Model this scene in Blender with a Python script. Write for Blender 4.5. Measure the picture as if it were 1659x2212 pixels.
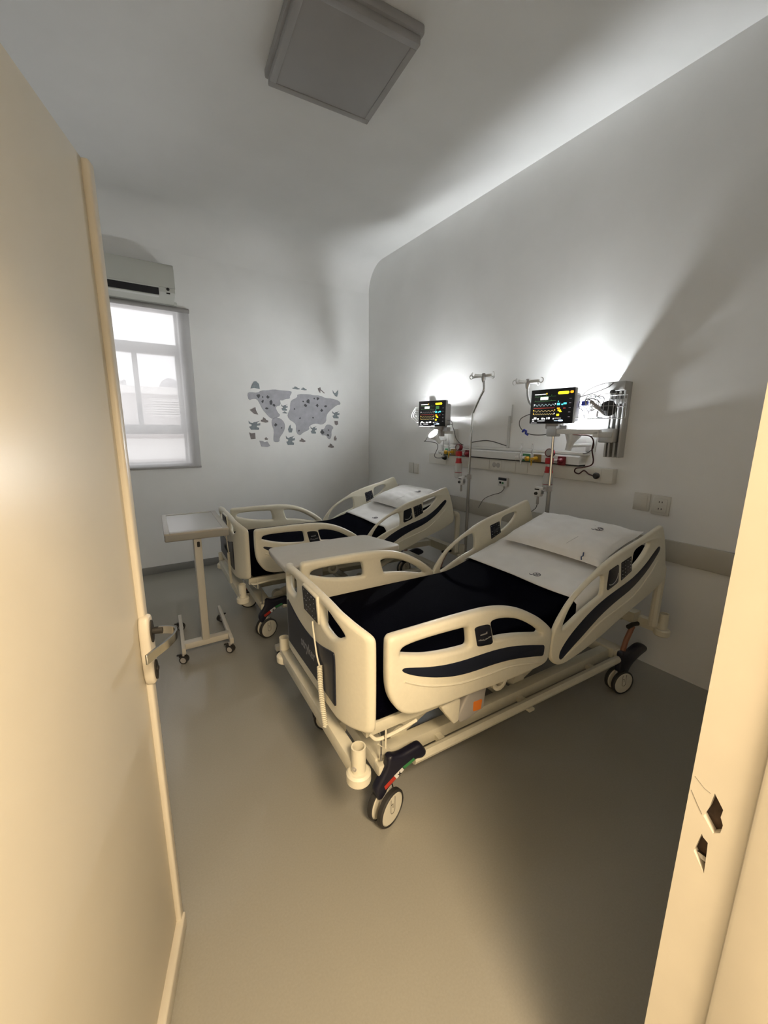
import bpy, bmesh, math, random
from mathutils import Vector, Matrix
random.seed(4)
S = bpy.context.scene
for o in list(bpy.data.objects): bpy.data.objects.remove(o)
C = S.collection

# ---------------------------------------------------------------- camera, world, lights, exposure
H = 1.5
cam = bpy.data.cameras.new('camera'); camo = bpy.data.objects.new('camera', cam); C.objects.link(camo)
cam.sensor_fit = 'VERTICAL'; cam.sensor_height = 36.0; cam.lens = 870.25*36/2212; cam.clip_start = 0.02
_y, _p, _r = (math.radians(a) for a in (33.009, 11.721, 0.437))
_f = Vector((math.sin(_y)*math.cos(_p), math.cos(_y)*math.cos(_p), -math.sin(_p)))
_rt = Vector((math.cos(_y), -math.sin(_y), 0)); _up = _rt.cross(_f)
_r2 = _rt*math.cos(_r)+_up*math.sin(_r); _u2 = -_rt*math.sin(_r)+_up*math.cos(_r)
mm = Matrix((_r2, _u2, -_f)).transposed().to_4x4(); mm.translation = (0, 0, H)
camo.matrix_world = mm
S.camera = camo
vs = S.view_settings
vs.view_transform = 'Standard'; vs.look = 'None'; vs.gamma = 1.0; vs.use_curve_mapping = False
vs.exposure = 0.27

W = bpy.data.worlds.new('overcast_sky'); S.world = W; W.use_nodes = True
wn = W.node_tree.nodes; wl = W.node_tree.links
bg = wn['Background']; bg.inputs['Strength'].default_value = 2.1
tc = wn.new('ShaderNodeTexCoord'); nz = wn.new('ShaderNodeTexNoise'); nz.inputs['Scale'].default_value = 6; nz.inputs['Detail'].default_value = 6
rp = wn.new('ShaderNodeValToRGB'); rp.color_ramp.elements[0].color = (.84, .85, .88, 1); rp.color_ramp.elements[1].color = (1, 1, 1, 1)
rp.color_ramp.elements[0].position = .42; rp.color_ramp.elements[1].position = .58
wl.new(tc.outputs['Generated'], nz.inputs['Vector']); wl.new(nz.outputs['Fac'], rp.inputs['Fac']); wl.new(rp.outputs['Color'], bg.inputs['Color'])

LAMP_STRENGTH = (1500.0, 1080.0)      # far, near: bulbs of the two wall lamps (built further down with the lamps)
def area(name, loc, target, sx, sy, power, col):
    d = bpy.data.lights.new(name, 'AREA'); d.shape = 'RECTANGLE'; d.size = sx; d.size_y = sy; d.energy = power; d.color = col
    o = bpy.data.objects.new(name, d); C.objects.link(o); o.location = loc
    o.rotation_euler = (Vector(target)-Vector(loc)).to_track_quat('-Z', 'Y').to_euler()
    return o
area('corridor_ceiling_lamp', (0.15, -1.05, 2.55), (0.15, -1.05, 0), .55, .9, 106, (1, .775, .50))

# ---------------------------------------------------------------- materials
def mat(name, col, rough=.5, metal=0, noise=0, nscale=40, bump=0, emit=0, alpha=1, trans=0, spec=.5, coat=0, ior=1.45):
    m = bpy.data.materials.new(name); m.use_nodes = True
    n = m.node_tree.nodes; l = m.node_tree.links; b = n['Principled BSDF']
    b.inputs['Base Color'].default_value = (*col, 1); b.inputs['Roughness'].default_value = rough
    b.inputs['Metallic'].default_value = metal; b.inputs['Specular IOR Level'].default_value = spec
    b.inputs['Alpha'].default_value = alpha; b.inputs['Transmission Weight'].default_value = trans; b.inputs['IOR'].default_value = ior
    b.inputs['Coat Weight'].default_value = coat
    if emit: b.inputs['Emission Color'].default_value = (*col, 1); b.inputs['Emission Strength'].default_value = emit
    if noise or bump:
        t = n.new('ShaderNodeTexCoord'); x = n.new('ShaderNodeTexNoise'); x.inputs['Scale'].default_value = nscale; x.inputs['Detail'].default_value = 5
        l.new(t.outputs['Object'], x.inputs['Vector'])
        if noise:
            r = n.new('ShaderNodeValToRGB'); a, c = r.color_ramp.elements
            a.color = (*[v*(1-noise) for v in col], 1); c.color = (*[min(1, v*(1+noise)) for v in col], 1)
            a.position = .3; c.position = .7
            l.new(x.outputs['Fac'], r.inputs['Fac']); l.new(r.outputs['Color'], b.inputs['Base Color'])
        if bump:
            q = n.new('ShaderNodeBump'); q.inputs['Strength'].default_value = bump; q.inputs['Distance'].default_value = .004
            l.new(x.outputs['Fac'], q.inputs['Height']); l.new(q.outputs['Normal'], b.inputs['Normal'])
    return m
M = {}
def mk(k, *a, **kw): M[k] = mat(k, *a, **kw)
mk('wall_paint', (.86, .86, .845), .55, noise=.025, nscale=3, bump=.06)
mk('ceiling_paint', (.86, .86, .845), .7, noise=.03, nscale=2)
mk('floor_vinyl', (.31, .295, .255), .2, noise=.035, nscale=160, spec=.4)
mk('skirting', (.24, .24, .23), .5)
mk('door_paint', (.73, .68, .575), .35, noise=.02, nscale=6)
mk('frame_paint', (.62, .57, .48), .35, noise=.03, nscale=9, bump=.08)
mk('cream', (.72, .68, .555), .42, noise=.02, nscale=80, bump=.03)
mk('cream_metal', (.67, .635, .515), .38, noise=.03, nscale=30)
mk('navy', (.010, .013, .026), .38)
mk('pedal', (.010, .010, .022), .4)
mk('pad', (.012, .013, .02), .22)
mk('mattress', (.0006, .0007, .003), .8, bump=.2, nscale=250, spec=.02)
mk('linen', (.86, .85, .83), .9, noise=.03, nscale=12, bump=.25)
mk('print_grey', (.12, .12, .14), .7)
mk('print_light', (.45, .45, .45), .5)
mk('print_mid', (.42, .42, .43), .5)
mk('print_dim', (.20, .20, .21), .5); mk('print_blue', (.06, .09, .18), .7)
mk('tyre', (.03, .028, .026), .6)
mk('wheel', (.68, .65, .55), .4)
mk('hub_line', (.10, .09, .07), .6)
mk('green', (.04, .20, .07), .4); mk('red', (.45, .035, .02), .4); mk('white', (.72, .72, .70), .4)
mk('orange', (.80, .22, .03), .5)
mk('grey_plastic', (.40, .38, .36), .45)
mk('rust', (.30, .13, .08), .5)
mk('dark', (.02, .018, .016), .6)
mk('wood_dark', (.05, .03, .02), .8, noise=.4, nscale=50)
mk('chrome', (.42, .415, .40), .2, 1)
mk('steel', (.42, .41, .40), .3, 1)
mk('aluminium', (.50, .50, .49), .42, .7)
mk('table_top', (.52, .49, .43), .35, noise=.02, nscale=30)
mk('table_grey', (.56, .55, .52), .22)
mk('table_edge', (.36, .345, .31), .45)
mk('post', (.55, .52, .45), .4)
mk('white_plastic', (.72, .72, .70), .4)
mk('ivory_plastic', (.67, .65, .59), .45)
mk('rail_board', (.50, .475, .41), .5, noise=.03, nscale=10)
mk('ac_plastic', (.56, .57, .52), .45)
mk('ac_dark', (.012, .012, .014), .5)
mk('diffuser', (.36, .35, .34), .5, noise=.02, nscale=9)
mk('panel_frame', (.36, .35, .34), .45)
mk('monitor_shell', (.42, .42, .42), .45)
mk('bezel', (.008, .008, .010), .25)
mk('cable', (.10, .095, .09), .5); mk('cable_red', (.055, .012, .01), .5); mk('cable_white', (.70, .70, .68), .45)
mk('cable_grey', (.26, .26, .27), .45); mk('maroon', (.17, .012, .02), .35); mk('maroon_red', (.40, .01, .012), .35)
mk('brass_dark', (.22, .13, .035), .4); mk('brass', (.60, .36, .03), .3, .4)
mk('blue_clip', (.03, .05, .38), .4)
mk('duct', (.60, .60, .58), .5)
mk('decal_light', (.42, .42, .455), .7, noise=.1, nscale=14)
mk('decal_dark', (.09, .095, .10), .7); mk('decal_teal', (.235, .27, .29), .7, noise=.15, nscale=30); mk('decal_taupe', (.23, .205, .20), .7, noise=.15, nscale=30)
mk('decal_outline', (.30, .31, .34), .7)
mk('bag_clear', (.80, .78, .76), .15, alpha=.35); mk('tube_clear', (.85, .86, .88), .1, alpha=.35)
mk('glass', (1, 1, 1), .0, trans=1, ior=1.0, spec=.3)
mk('window_frame', (.72, .71, .70), .45)
mk('facade', (.50, .465, .45), .9, noise=.05, nscale=2); mk('facade_trim', (.66, .64, .62), .8); mk('louver', (.62, .59, .57), .8); mk('dome', (.42, .41, .42), .7)
mk('ground_out', (.5, .48, .46), .9)
mk('bulb_far', (.95, .98, 1.0), .5, emit=LAMP_STRENGTH[0]); mk('bulb_near', (.93, .97, 1.0), .5, emit=LAMP_STRENGTH[1])
mk('cuff', (.035, .035, .035), .9)
for k, c, e in (('e_white', (1, 1, 1), 1.3), ('e_cyan', (.10, .75, .85), 1.2), ('e_pale', (.55, .75, .80), .75), ('e_yellow', (1, .80, .02), 1.5), ('e_amber', (.95, .60, .08), 1.0),
                ('e_orange', (1, .33, .01), 1.5), ('e_red', (.55, .05, .03), .5), ('e_green', (.10, .32, .10), .35), ('e_grey', (.5, .5, .55), .2), ('e_ice', (.65, .82, 1), 1.2), ('e_box', (.85, 1, .85), 1.3), ('e_wave', (.75, .60, .25), .7)):
    mk(k, c, .5, emit=e)
# translucent sunscreen cloth of the roller blind
m = bpy.data.materials.new('blind_cloth'); m.use_nodes = True; n = m.node_tree.nodes; l = m.node_tree.links
n.remove(n['Principled BSDF']); tr = n.new('ShaderNodeBsdfTransparent'); tr.inputs[0].default_value = (.97, .96, .96, 1)
df = n.new('ShaderNodeBsdfDiffuse'); df.inputs[0].default_value = (.42, .42, .42, 1); tl = n.new('ShaderNodeBsdfTranslucent'); tl.inputs[0].default_value = (.8, .8, .8, 1)
m1 = n.new('ShaderNodeMixShader'); m1.inputs[0].default_value = .75; m2 = n.new('ShaderNodeMixShader'); m2.inputs[0].default_value = .5
l.new(df.outputs[0], m1.inputs[1]); l.new(tl.outputs[0], m1.inputs[2]); l.new(tr.outputs[0], m2.inputs[1]); l.new(m1.outputs[0], m2.inputs[2])
l.new(m2.outputs[0], n['Material Output'].inputs[0]); M['blind_cloth'] = m

# ---------------------------------------------------------------- helpers
def link_mesh(name, me, m, parent=None, label=None, ang=35):
    o = bpy.data.objects.new(name, me); C.objects.link(o)
    if m and not me.materials: me.materials.append(M[m])
    if ang: me.shade_smooth(); me.set_sharp_from_angle(angle=math.radians(ang))
    if parent: o.parent = parent
    if label: o['label'] = label
    return o
def thing(name, label, cat, loc=(0, 0, 0), rotz=0, group=None):
    o = bpy.data.objects.new(name, None); C.objects.link(o); o.location = loc; o.rotation_euler = (0, 0, rotz)
    o.empty_display_size = .1
    return tag(o, label, cat, group)
def tag(o, label, cat, group=None):
    o['label'] = label; o['category'] = cat
    if group: o['group'] = group
    return o
def struct(o): o['kind'] = 'structure'; return o
class MB:
    def __init__(s): s.bm = bmesh.new()
    def add(s, tb, mtx=None):
        if mtx is not None: tb.transform(mtx)
        me = bpy.data.meshes.new('t'); tb.to_mesh(me); tb.free(); s.bm.from_mesh(me); bpy.data.meshes.remove(me); return s
    def box(s, x0, x1, y0, y1, z0, z1, r=0, seg=2, mtx=None):
        tb = bmesh.new(); bmesh.ops.create_cube(tb, size=1)
        for v in tb.verts: v.co = Vector((x0+(v.co.x+.5)*(x1-x0), y0+(v.co.y+.5)*(y1-y0), z0+(v.co.z+.5)*(z1-z0)))
        if r: bmesh.ops.bevel(tb, geom=list(tb.edges), offset=r, segments=seg, affect='EDGES', profile=.5)
        return s.add(tb, mtx)
    def tube(s, pts, r, n=8, closed=False, radii=None):
        pts = [Vector(p) for p in pts]; N = len(pts); tb = bmesh.new(); rings = []
        t0 = (pts[1]-pts[0]).normalized(); up = Vector((0, 0, 1)) if abs(t0.z) < .9 else Vector((1, 0, 0)); nn = t0.cross(up).normalized()
        for i, p in enumerate(pts):
            a = pts[(i+1) % N] if (closed or i < N-1) else p; b = pts[i-1] if (closed or i > 0) else p
            t = (a-b).normalized()
            nn = (nn-t*nn.dot(t))
            nn = nn.normalized() if nn.length > 1e-6 else t.orthogonal().normalized()
            bb = t.cross(nn); rr = radii[i] if radii else r
            rings.append([tb.verts.new(p+(nn*math.cos(q)+bb*math.sin(q))*rr) for q in (2*math.pi*k/n for k in range(n))])
        for i in range(N if closed else N-1):
            A, B = rings[i], rings[(i+1) % N]
            for k in range(n): tb.faces.new((A[k], A[(k+1) % n], B[(k+1) % n], B[k]))
        if not closed: tb.faces.new(rings[0][::-1]); tb.faces.new(rings[-1])
        bmesh.ops.recalc_face_normals(tb, faces=tb.faces)
        return s.add(tb)
    def cyl(s, a, b, r, n=16, r2=None): return s.tube([a, b], r, n, radii=[r, r if r2 is None else r2])
    def lathe(s, prof, o=(0, 0, 0), axis=(0, 0, 1), n=20):   # profile of (radius, height)
        tb = bmesh.new(); rings = []
        for r, z in prof: rings.append([tb.verts.new((r*math.cos(2*math.pi*k/n), r*math.sin(2*math.pi*k/n), z)) for k in range(n)] if r > 1e-6 else [tb.verts.new((0, 0, z))])
        for A, B in zip(rings, rings[1:]):
            for k in range(n):
                q = [A[k % len(A)], A[(k+1) % len(A)], B[(k+1) % len(B)], B[k % len(B)]]; u = []
                for v in q:
                    if v not in u: u.append(v)
                if len(u) > 2: tb.faces.new(u)
        bmesh.ops.recalc_face_normals(tb, faces=tb.faces)
        mt = Vector((0, 0, 1)).rotation_difference(Vector(axis)).to_matrix().to_4x4(); mt.translation = o
        return s.add(tb, mt)
    def prism(s, poly, t0, t1, f):     # extruded n-gon: f(a, b, t) -> point
        tb = bmesh.new(); A = [tb.verts.new(f(a, b, t0)) for a, b in poly]; B = [tb.verts.new(f(a, b, t1)) for a, b in poly]; n = len(A)
        fs = [tb.faces.new(A), tb.faces.new(B[::-1])]
        for k in range(n): tb.faces.new((A[k], B[k], B[(k+1) % n], A[(k+1) % n]))
        bmesh.ops.triangulate(tb, faces=fs); bmesh.ops.recalc_face_normals(tb, faces=tb.faces)
        return s.add(tb)
    def build(s, name, m, parent=None, label=None, ang=35):
        me = bpy.data.meshes.new(name); s.bm.to_mesh(me); s.bm.free(); return link_mesh(name, me, m, parent, label, ang)
def chaikin(p, it=2):
    for _ in range(it):
        q = []
        for i in range(len(p)):
            a, b = p[i], p[(i+1) % len(p)]
            q += [(a[0]*.75+b[0]*.25, a[1]*.75+b[1]*.25), (a[0]*.25+b[0]*.75, a[1]*.25+b[1]*.75)]
        p = q
    return p
def rnd(p, r):      # round sharp corners with radius r, smooth shallow ones along the whole edge
    out = []; n = len(p)
    for i in range(n):
        A, B, D = Vector(p[i-1]), Vector(p[i]), Vector(p[(i+1) % n]); a = A-B; d = D-B; la, ld = a.length, d.length
        turn = math.pi-a.angle(d); k = r if turn > .6 else 1
        ra, rd = min(k, la*.48), min(k, ld*.48); P0 = B+a*(ra/la); P2 = B+d*(rd/ld)
        for t in (0, .33, .67, 1): out.append(tuple(P0*(1-t)**2+B*2*t*(1-t)+P2*t*t))
    return out
def inset(p, d):    # move a closed loop inwards by d, merging edges that would fold over
    A = sum(p[i-1][0]*p[i][1]-p[i][0]*p[i-1][1] for i in range(len(p)))
    if A < 0: d = -d
    q = [Vector(v) for v in p]
    for _ in range(40):
        n = len(q); out = []
        for i in range(n):
            e0 = (q[i]-q[i-1]).normalized(); e1 = (q[(i+1) % n]-q[i]).normalized(); m = Vector((-e0.y-e1.y, e0.x+e1.x))
            m = m.normalized() if m.length > 1e-6 else Vector((-e0.y, e0.x)); out.append(q[i]+m*(d/max(.4, m.dot(Vector((-e0.y, e0.x))))))
        bad = [i for i in range(n) if (out[(i+1) % n]-out[i]).dot(q[(i+1) % n]-q[i]) <= .15*(q[(i+1) % n]-q[i]).length_squared]
        if not bad or n < 5: break
        i = min(bad, key=lambda k: (q[(k+1) % n]-q[k]).length); k = (i+1) % n
        # replace the vanishing edge by the crossing of its neighbours when that lies close by
        a, b, c, e = q[i-1], q[i], q[k], q[(k+1) % n]; r, t = b-a, c-e; den = r.x*t.y-r.y*t.x; x = (b+c)/2
        if abs(den) > 1e-9:
            w = e-a; z = a+r*((w.x*t.y-w.y*t.x)/den)
            if (z-x).length < .03: x = z
        q[i] = x; q.pop(k)
    return [tuple(v) for v in out]
def plate_bm(loops, thick, bev=0, f=None, it=2, cuts=None, seg=2):
    """bevelled plate with holes from 2-D loops; f(a, b, t) maps into place"""
    cu = bpy.data.curves.new('t', 'CURVE'); cu.dimensions = '2D'; cu.fill_mode = 'BOTH'
    cu.extrude = thick/2-bev; cu.bevel_depth = bev; cu.bevel_resolution = seg
    for li, lp in enumerate(loops):
        if bev: lp = inset(lp, bev if li == 0 else -bev)
        r_ = .004 if it == 1 else .010
        lp = rnd(lp, r_ if li == 0 else r_+bev) if it else lp
        sp = cu.splines.new('POLY'); sp.points.add(len(lp)-1); sp.use_cyclic_u = True
        for p, q in zip(sp.points, lp): p.co = (q[0], q[1], 0, 1)
    o = bpy.data.objects.new('t', cu); C.objects.link(o); dg = bpy.context.evaluated_depsgraph_get()
    me = bpy.data.meshes.new_from_object(o.evaluated_get(dg)); bpy.data.objects.remove(o); bpy.data.curves.remove(cu)
    tb = bmesh.new(); tb.from_mesh(me); bpy.data.meshes.remove(me); bmesh.ops.remove_doubles(tb, verts=tb.verts, dist=1e-5)
    if cuts:
        for c in cuts: bmesh.ops.bisect_plane(tb, geom=tb.verts[:]+tb.edges[:]+tb.faces[:], plane_co=(c, 0, 0), plane_no=(1, 0, 0))
    if f:
        for v in tb.verts: v.co = Vector(f(v.co.x, v.co.y, v.co.z))
    bmesh.ops.recalc_face_normals(tb, faces=tb.faces)
    return tb
def plate(name, m, parent, loops, thick, bev=0, f=None, it=2, cuts=None, label=None, ang=40):
    b = MB(); b.add(plate_bm(loops, thick, bev, f, it, cuts)); return b.build(name, m, parent, label, ang)
def text_mesh(name, m, parent, s, size, f, thick=.001, label=None):
    cu = bpy.data.curves.new('t', 'FONT'); cu.body = s; cu.size = size; cu.extrude = thick/2; cu.offset = size*.022; cu.align_x = 'CENTER'; cu.align_y = 'CENTER'
    o = bpy.data.objects.new('t', cu); C.objects.link(o); dg = bpy.context.evaluated_depsgraph_get()
    me = bpy.data.meshes.new_from_object(o.evaluated_get(dg)); bpy.data.objects.remove(o)
    for v in me.vertices: v.co = Vector(f(v.co.x, v.co.y, v.co.z))
    me.materials.clear()
    return link_mesh(name, me, m, parent, label, 0)
def spl(pts, n=8):      # Catmull-Rom through points
    P = [Vector(p) for p in pts]; P = [P[0]*2-P[1]]+P+[P[-1]*2-P[-2]]; out = []
    for i in range(1, len(P)-2):
        for k in range(n):
            t = k/n; a, b, c, d = P[i-1:i+3]
            out.append(.5*((2*b)+(-a+c)*t+(2*a-5*b+4*c-d)*t*t+(-a+3*b-3*c+d)*t**3))
    out.append(P[-2]); return out
def copy_tree(o, parent=None):
    c = o.copy(); C.objects.link(c); c.parent = parent
    for ch in list(o.children): copy_tree(ch, c)
    return c
def sbox(name, m, x0, x1, y0, y1, z0, z1, r=0, parent=None): return MB().box(x0, x1, y0, y1, z0, z1, r).build(name, m, parent)

# ---------------------------------------------------------------- room shell
HX, BY, CZ, FY, LX = 2.76, 4.63, 3.41, .17, -1.25     # headwall x, window wall y, ceiling z, door wall y, left wall x
struct(sbox('floor', 'floor_vinyl', LX-.2, HX+.2, -2.6, BY+.2, -.1, 0))
b = MB(); b.box(LX-.2, HX+.2, FY-.22, BY+.2, CZ, CZ+.1)
R = .30; tb = bmesh.new(); N = 14; prev = None      # plaster cove between ceiling and window wall
for k in range(N+1):
    a = math.pi/2*k/N; y = BY-R+R*math.sin(a); z = CZ-R+R*math.cos(a)
    cur = [tb.verts.new((x, y, z-.0005)) for x in (LX, HX)]
    if prev: tb.faces.new((prev[0], prev[1], cur[1], cur[0]))
    prev = cur
e0 = [tb.verts.new((x, BY, CZ)) for x in (LX, HX)]
b.add(tb); struct(b.build('ceiling', 'ceiling_paint', ang=30))
struct(sbox('wall_right', 'wall_paint', HX, HX+.2, -2.6, BY+.2, 0, CZ))
struct(sbox('wall_left', 'wall_paint', LX-.2, LX, -2.6, BY+.2, 0, CZ))
WX0, WX1, WZ0, WZ1 = -.50, .60, 1.13, 2.61
b = MB(); b.box(LX, WX0, BY, BY+.2, 0, CZ); b.box(WX1, HX, BY, BY+.2, 0, CZ); b.box(WX0, WX1, BY, BY+.2, 0, WZ0); b.box(WX0, WX1, BY, BY+.2, WZ1, CZ)
struct(b.build('wall_back', 'wall_paint'))
JX, HGX = .65, -.31       # door opening: strike jamb x, hinge jamb x
b = MB(); b.box(JX+.07, HX, FY-.22, FY, 0, CZ); b.box(LX, HGX-.07, FY-.22, FY, 0, CZ); b.box(HGX-.07, JX+.07, FY-.22, FY, 2.10, CZ)
struct(b.build('wall_front', 'wall_paint'))
b = MB(); b.box(LX, HX, -2.6, -2.5, 0, 2.75); struct(b.build('wall_corridor', 'wall_paint'))
b = MB(); b.box(LX, HX, -2.6, FY-.22, 2.65, 2.75); struct(b.build('ceiling_corridor', 'ceiling_paint'))
struct(sbox('baseboard_back', 'skirting', LX, HX, BY-.012, BY, 0, .078, .004))
# bump rail board along the bed-head wall
struct(MB().box(HX-.022, HX, .25, 4.2, .715, .848, .006).build('trim_1', 'rail_board'))

# door frame: strike jamb with broken latch holes, hinge jamb, head
trim = thing('trim_2', 'x', 'x'); del trim['label']; del trim['category']; struct(trim)
hole1 = [(.150, .957), (.136, .940), (.129, .948), (.128, .962), (.132, .972), (.131, .985), (.143, 1.002), (.146, .975)]
hole2 = [(.153, .892), (.148, .928), (.146, .924), (.1395, .920), (.138, .893), (.137, .868)]
hole1 = [(a, z) for a, z in hole1]
b = MB(); b.add(plate_bm([[(FY+.001, 0.002), (FY+.001, 2.04), (.100, 2.04), (.100, 0.002)], hole1, hole2], .012, .0, lambda a, z, t: (JX+.006+t, a, z), it=0))
b.build('jamb_board', 'frame_paint', trim, ang=30)
b = MB(); b.box(JX+.012, JX+.07, .10, FY, 0.002, .86); b.box(JX+.012, JX+.07, .10, FY, 1.01, 2.04); b.box(JX+.05, JX+.07, .10, FY, .86, 1.01)
b.box(JX-.010, JX+.07, -.05, .101, 0.002, 2.04, .006); b.box(JX-.022, JX+.07, -.075, -.04, 0.002, 2.04, .010)
b.build('jamb', 'frame_paint', trim)
b = MB(); b.box(JX+.013, JX+.05, .115, .165, .86, 1.01); b.build('latch_cavity', 'wood_dark', trim)
b = MB(); b.prism([(.006, .882), (.030, .876), (.030, .882), (.006, .890)], .139, .150, lambda a, z, t: (JX+a, t, z)); b.build('strike_plate', 'steel', trim)
b = MB(); b.tube([(JX+.0002, .169, .985), (JX+.0002, .160, .970), (JX+.0002, .152, .958)], .0006, 4); b.tube([(JX+.0002, .168, 1.01), (JX+.0002, .155, 1.0), (JX+.0002, .147, .998)], .0005, 4)
b.build('paint_crack', 'hub_line', trim)
b = MB(); b.box(HGX-.07, HGX, -.05, FY, 0.002, 2.04, .004); b.box(HGX-.07, JX+.07, -.05, FY, 2.04, 2.10, .004); b.build('hinge_jamb', 'frame_paint', trim)

# door leaf, open into the room
ang = math.atan2(.954, .30)
door = thing('door_1', 'x', 'x', (-.293, .185, 0), ang); del door['label']; del door['category']; struct(door)
DL = .985      # local x along the leaf, local -y is the face towards the camera
b = MB(); b.box(0, DL, 0, .042, .012, 2.022, .004); b.build('door_panel', 'door_paint', door)
b = MB()
def lip(p0, p1, w, ht):
    (x0, z0), (x1, z1) = p0, p1
    b.box(min(x0, x1), max(x0, x1)+w*(x0 == x1), -ht, .004, min(z0, z1), max(z0, z1)+w*(z0 == z1), .006, 3)
lip((DL-.030, .014), (DL-.030, 2.02), .030, .014); lip((.03, .014), (DL-.004, .014), .058, .021)
b.build('edge_lip', 'frame_paint', door)
b = MB(); tb = bmesh.new()
b.add(plate_bm([[(DL-.048, .885), (DL-.048, 1.015), (DL-.036, 1.042), (DL-.010, 1.042), (DL+.001, 1.02), (DL+.001, .88), (DL-.010, .856), (DL-.036, .856)]], .024, .007, lambda a, z, t: (a, -.012+t, z), it=1))
b.build('lock_box', 'frame_paint', door)
b = MB()
for zc, hh in ((.998, .030), (.892, .027)):
    b.prism([(DL-.024+.012*math.cos(2*math.pi*k/18), zc+hh*math.sin(2*math.pi*k/18)) for k in range(18)], -.0275, -.023, lambda a, z, t: (a, t, z))
b.cyl((DL-.024, -.026, .999), (DL-.024, -.050, .999), .009, 12); b.cyl((DL-.024, -.027, .895), (DL-.024, -.031, .895), .006, 10)
b.build('lock_rose', 'dark', door)
b = MB(); pts = spl([(DL-.024, -.040, 0), (DL-.026, -.066, 0), (DL-.036, -.082, 0), (DL-.058, -.084, 0), (DL-.090, -.074, 0), (DL-.125, -.056, 0), (DL-.150, -.044, 0)], 6)
tb = bmesh.new(); prev = None      # flat chrome blade bent round to the door face
for i, p in enumerate(pts):
    a = pts[min(i+1, len(pts)-1)]-pts[max(i-1, 0)]; nrm = Vector((-a.y, a.x, 0)).normalized()*.0028; w = .010+.002*i/len(pts); zc = .999-.010*i/len(pts)
    cur = [tb.verts.new((p+nrm*q)+Vector((0, 0, zc+w*e))) for q, e in ((1, 1), (1, -1), (-1, -1), (-1, 1))]
    if prev:
        for k in range(4): tb.faces.new((prev[k], prev[(k+1) % 4], cur[(k+1) % 4], cur[k]))
    else: tb.faces.new(cur)
    prev = cur
tb.faces.new(prev[::-1]); bmesh.ops.recalc_face_normals(tb, faces=tb.faces); bmesh.ops.bevel(tb, geom=[e for e in tb.edges if len(e.link_faces) == 2 and e.calc_face_angle(0) > 1], offset=.001, segments=1, affect='EDGES')
b.add(tb); b.build('door_handle', 'chrome', door)

# ceiling light, switched off
cl = thing('ceiling_light', 'square grey surface ceiling light, switched off, on the white ceiling', 'ceiling light', (1.16, 2.235, CZ), math.radians(-4.8))
b = MB(); b.box(-.315, .315, -.315, .315, -.045, 0, .01); b.build('housing', 'panel_frame', cl)
b = MB()
for x0, x1, y0, y1 in ((-.30, .30, .265, .30), (-.30, .30, -.30, -.265), (-.30, -.265, -.265, .265), (.265, .30, -.265, .265)): b.box(x0, x1, y0, y1, -.082, -.044, .004)
b.build('frame', 'panel_frame', cl)
b = MB(); b.box(-.268, .268, -.268, .268, -.079, -.05, .006); b.build('diffuser', 'diffuser', cl)

# ---------------------------------------------------------------- window, blind, outside
win = thing('window_1', 'x', 'x'); del win['label']; del win['category']; struct(win)
y0, y1 = 4.745, 4.80
b = MB(); b.box(WX0, WX0+.05, y0, y1, WZ0, WZ1); b.box(WX1-.022, WX1, y0, y1, WZ0, WZ1); b.box(WX0+.05, WX1-.022, y0, y1, WZ0, WZ0+.02); b.box(WX0+.05, WX1-.022, y0, y1, WZ1-.02, WZ1)
b.box(WX0+.05, WX1-.022, y0, y1, 2.215, 2.30, .006); b.box(WX0+.05, WX1-.022, y0, y1, 1.425, 1.50, .006)
b.build('window_frame', 'window_frame', win)
for xa, xb in ((WX0+.05, .205), (.205, WX1-.022)):
    f = MB()
    f.box(xa, xa+.022, y0-.01, y1-.01, 1.50, 2.215); f.box(xb-.022, xb, y0-.01, y1-.01, 1.50, 2.215); f.box(xa+.022, xb-.022, y0-.01, y1-.01, 1.50, 1.52); f.box(xa+.022, xb-.022, y0-.01, y1-.01, 2.195, 2.215)
    s = f.build('sash', 'window_frame', win)
    MB().box(xa+.02, xb-.02, 4.765, 4.769, 1.515, 2.2).build('pane', 'glass', s)
MB().box(WX0+.05, WX1-.022, 4.765, 4.769, 2.30, WZ1-.02).build('pane', 'glass', win)
MB().box(WX0+.05, WX1-.022, 4.765, 4.769, WZ0+.02, 1.425).build('pane', 'glass', win)
MB().box(.20, .212, 4.715, 4.735, 1.62, 1.72, .004).build('window_handle', 'dark', win)
MB().box(WX0, WX1, BY, y0, WZ0-.012, WZ0+.004, .003).build('window_sill', 'window_frame', win)
bl = thing('roller_blind', 'translucent grey roller blind lowered over the window', 'blind', (0, BY, 0))
b = MB(); b.box(-.60, .697, -.0290, -.0282, 1.10, 2.60); b.build('cloth', 'blind_cloth', bl)
b = MB(); b.tube([(-.60, -.029, 2.60), (.702, -.029, 2.60)], .019, 12); b.box(-.62, .70, -.03, 0, 2.59, 2.625); b.build('roller', 'panel_frame', bl)
b = MB(); b.box(-.60, .699, -.036, -.022, 1.085, 1.104, .003); b.build('bottom_bar', 'panel_frame', bl)
ob = thing('neighbour_building', 'pale house facade with louvered vent seen through the blind', 'building', (0, 9, 0))
b = MB(); b.box(-4, 6, 0, .3, -3, 2.10); b.build('facade_wall', 'facade', ob)
b = MB(); b.box(-4, 6, -.12, .4, 2.10, 2.23, .01); b.build('cornice', 'facade_trim', ob)
b = MB(); b.box(-4, 6, -.25, .02, .9, 1.28, .01); b.build('ledge', 'facade_trim', ob)
for k in range(7): MB().box(.60, 1.10, -.07, -.01, 1.70+k*.045, 1.722+k*.045, .004).build('louver_slat', 'louver', ob)
MB().box(.58, 1.12, -.02, .01, 1.68, 2.03).build('louver_frame', 'facade_trim', ob)
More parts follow.
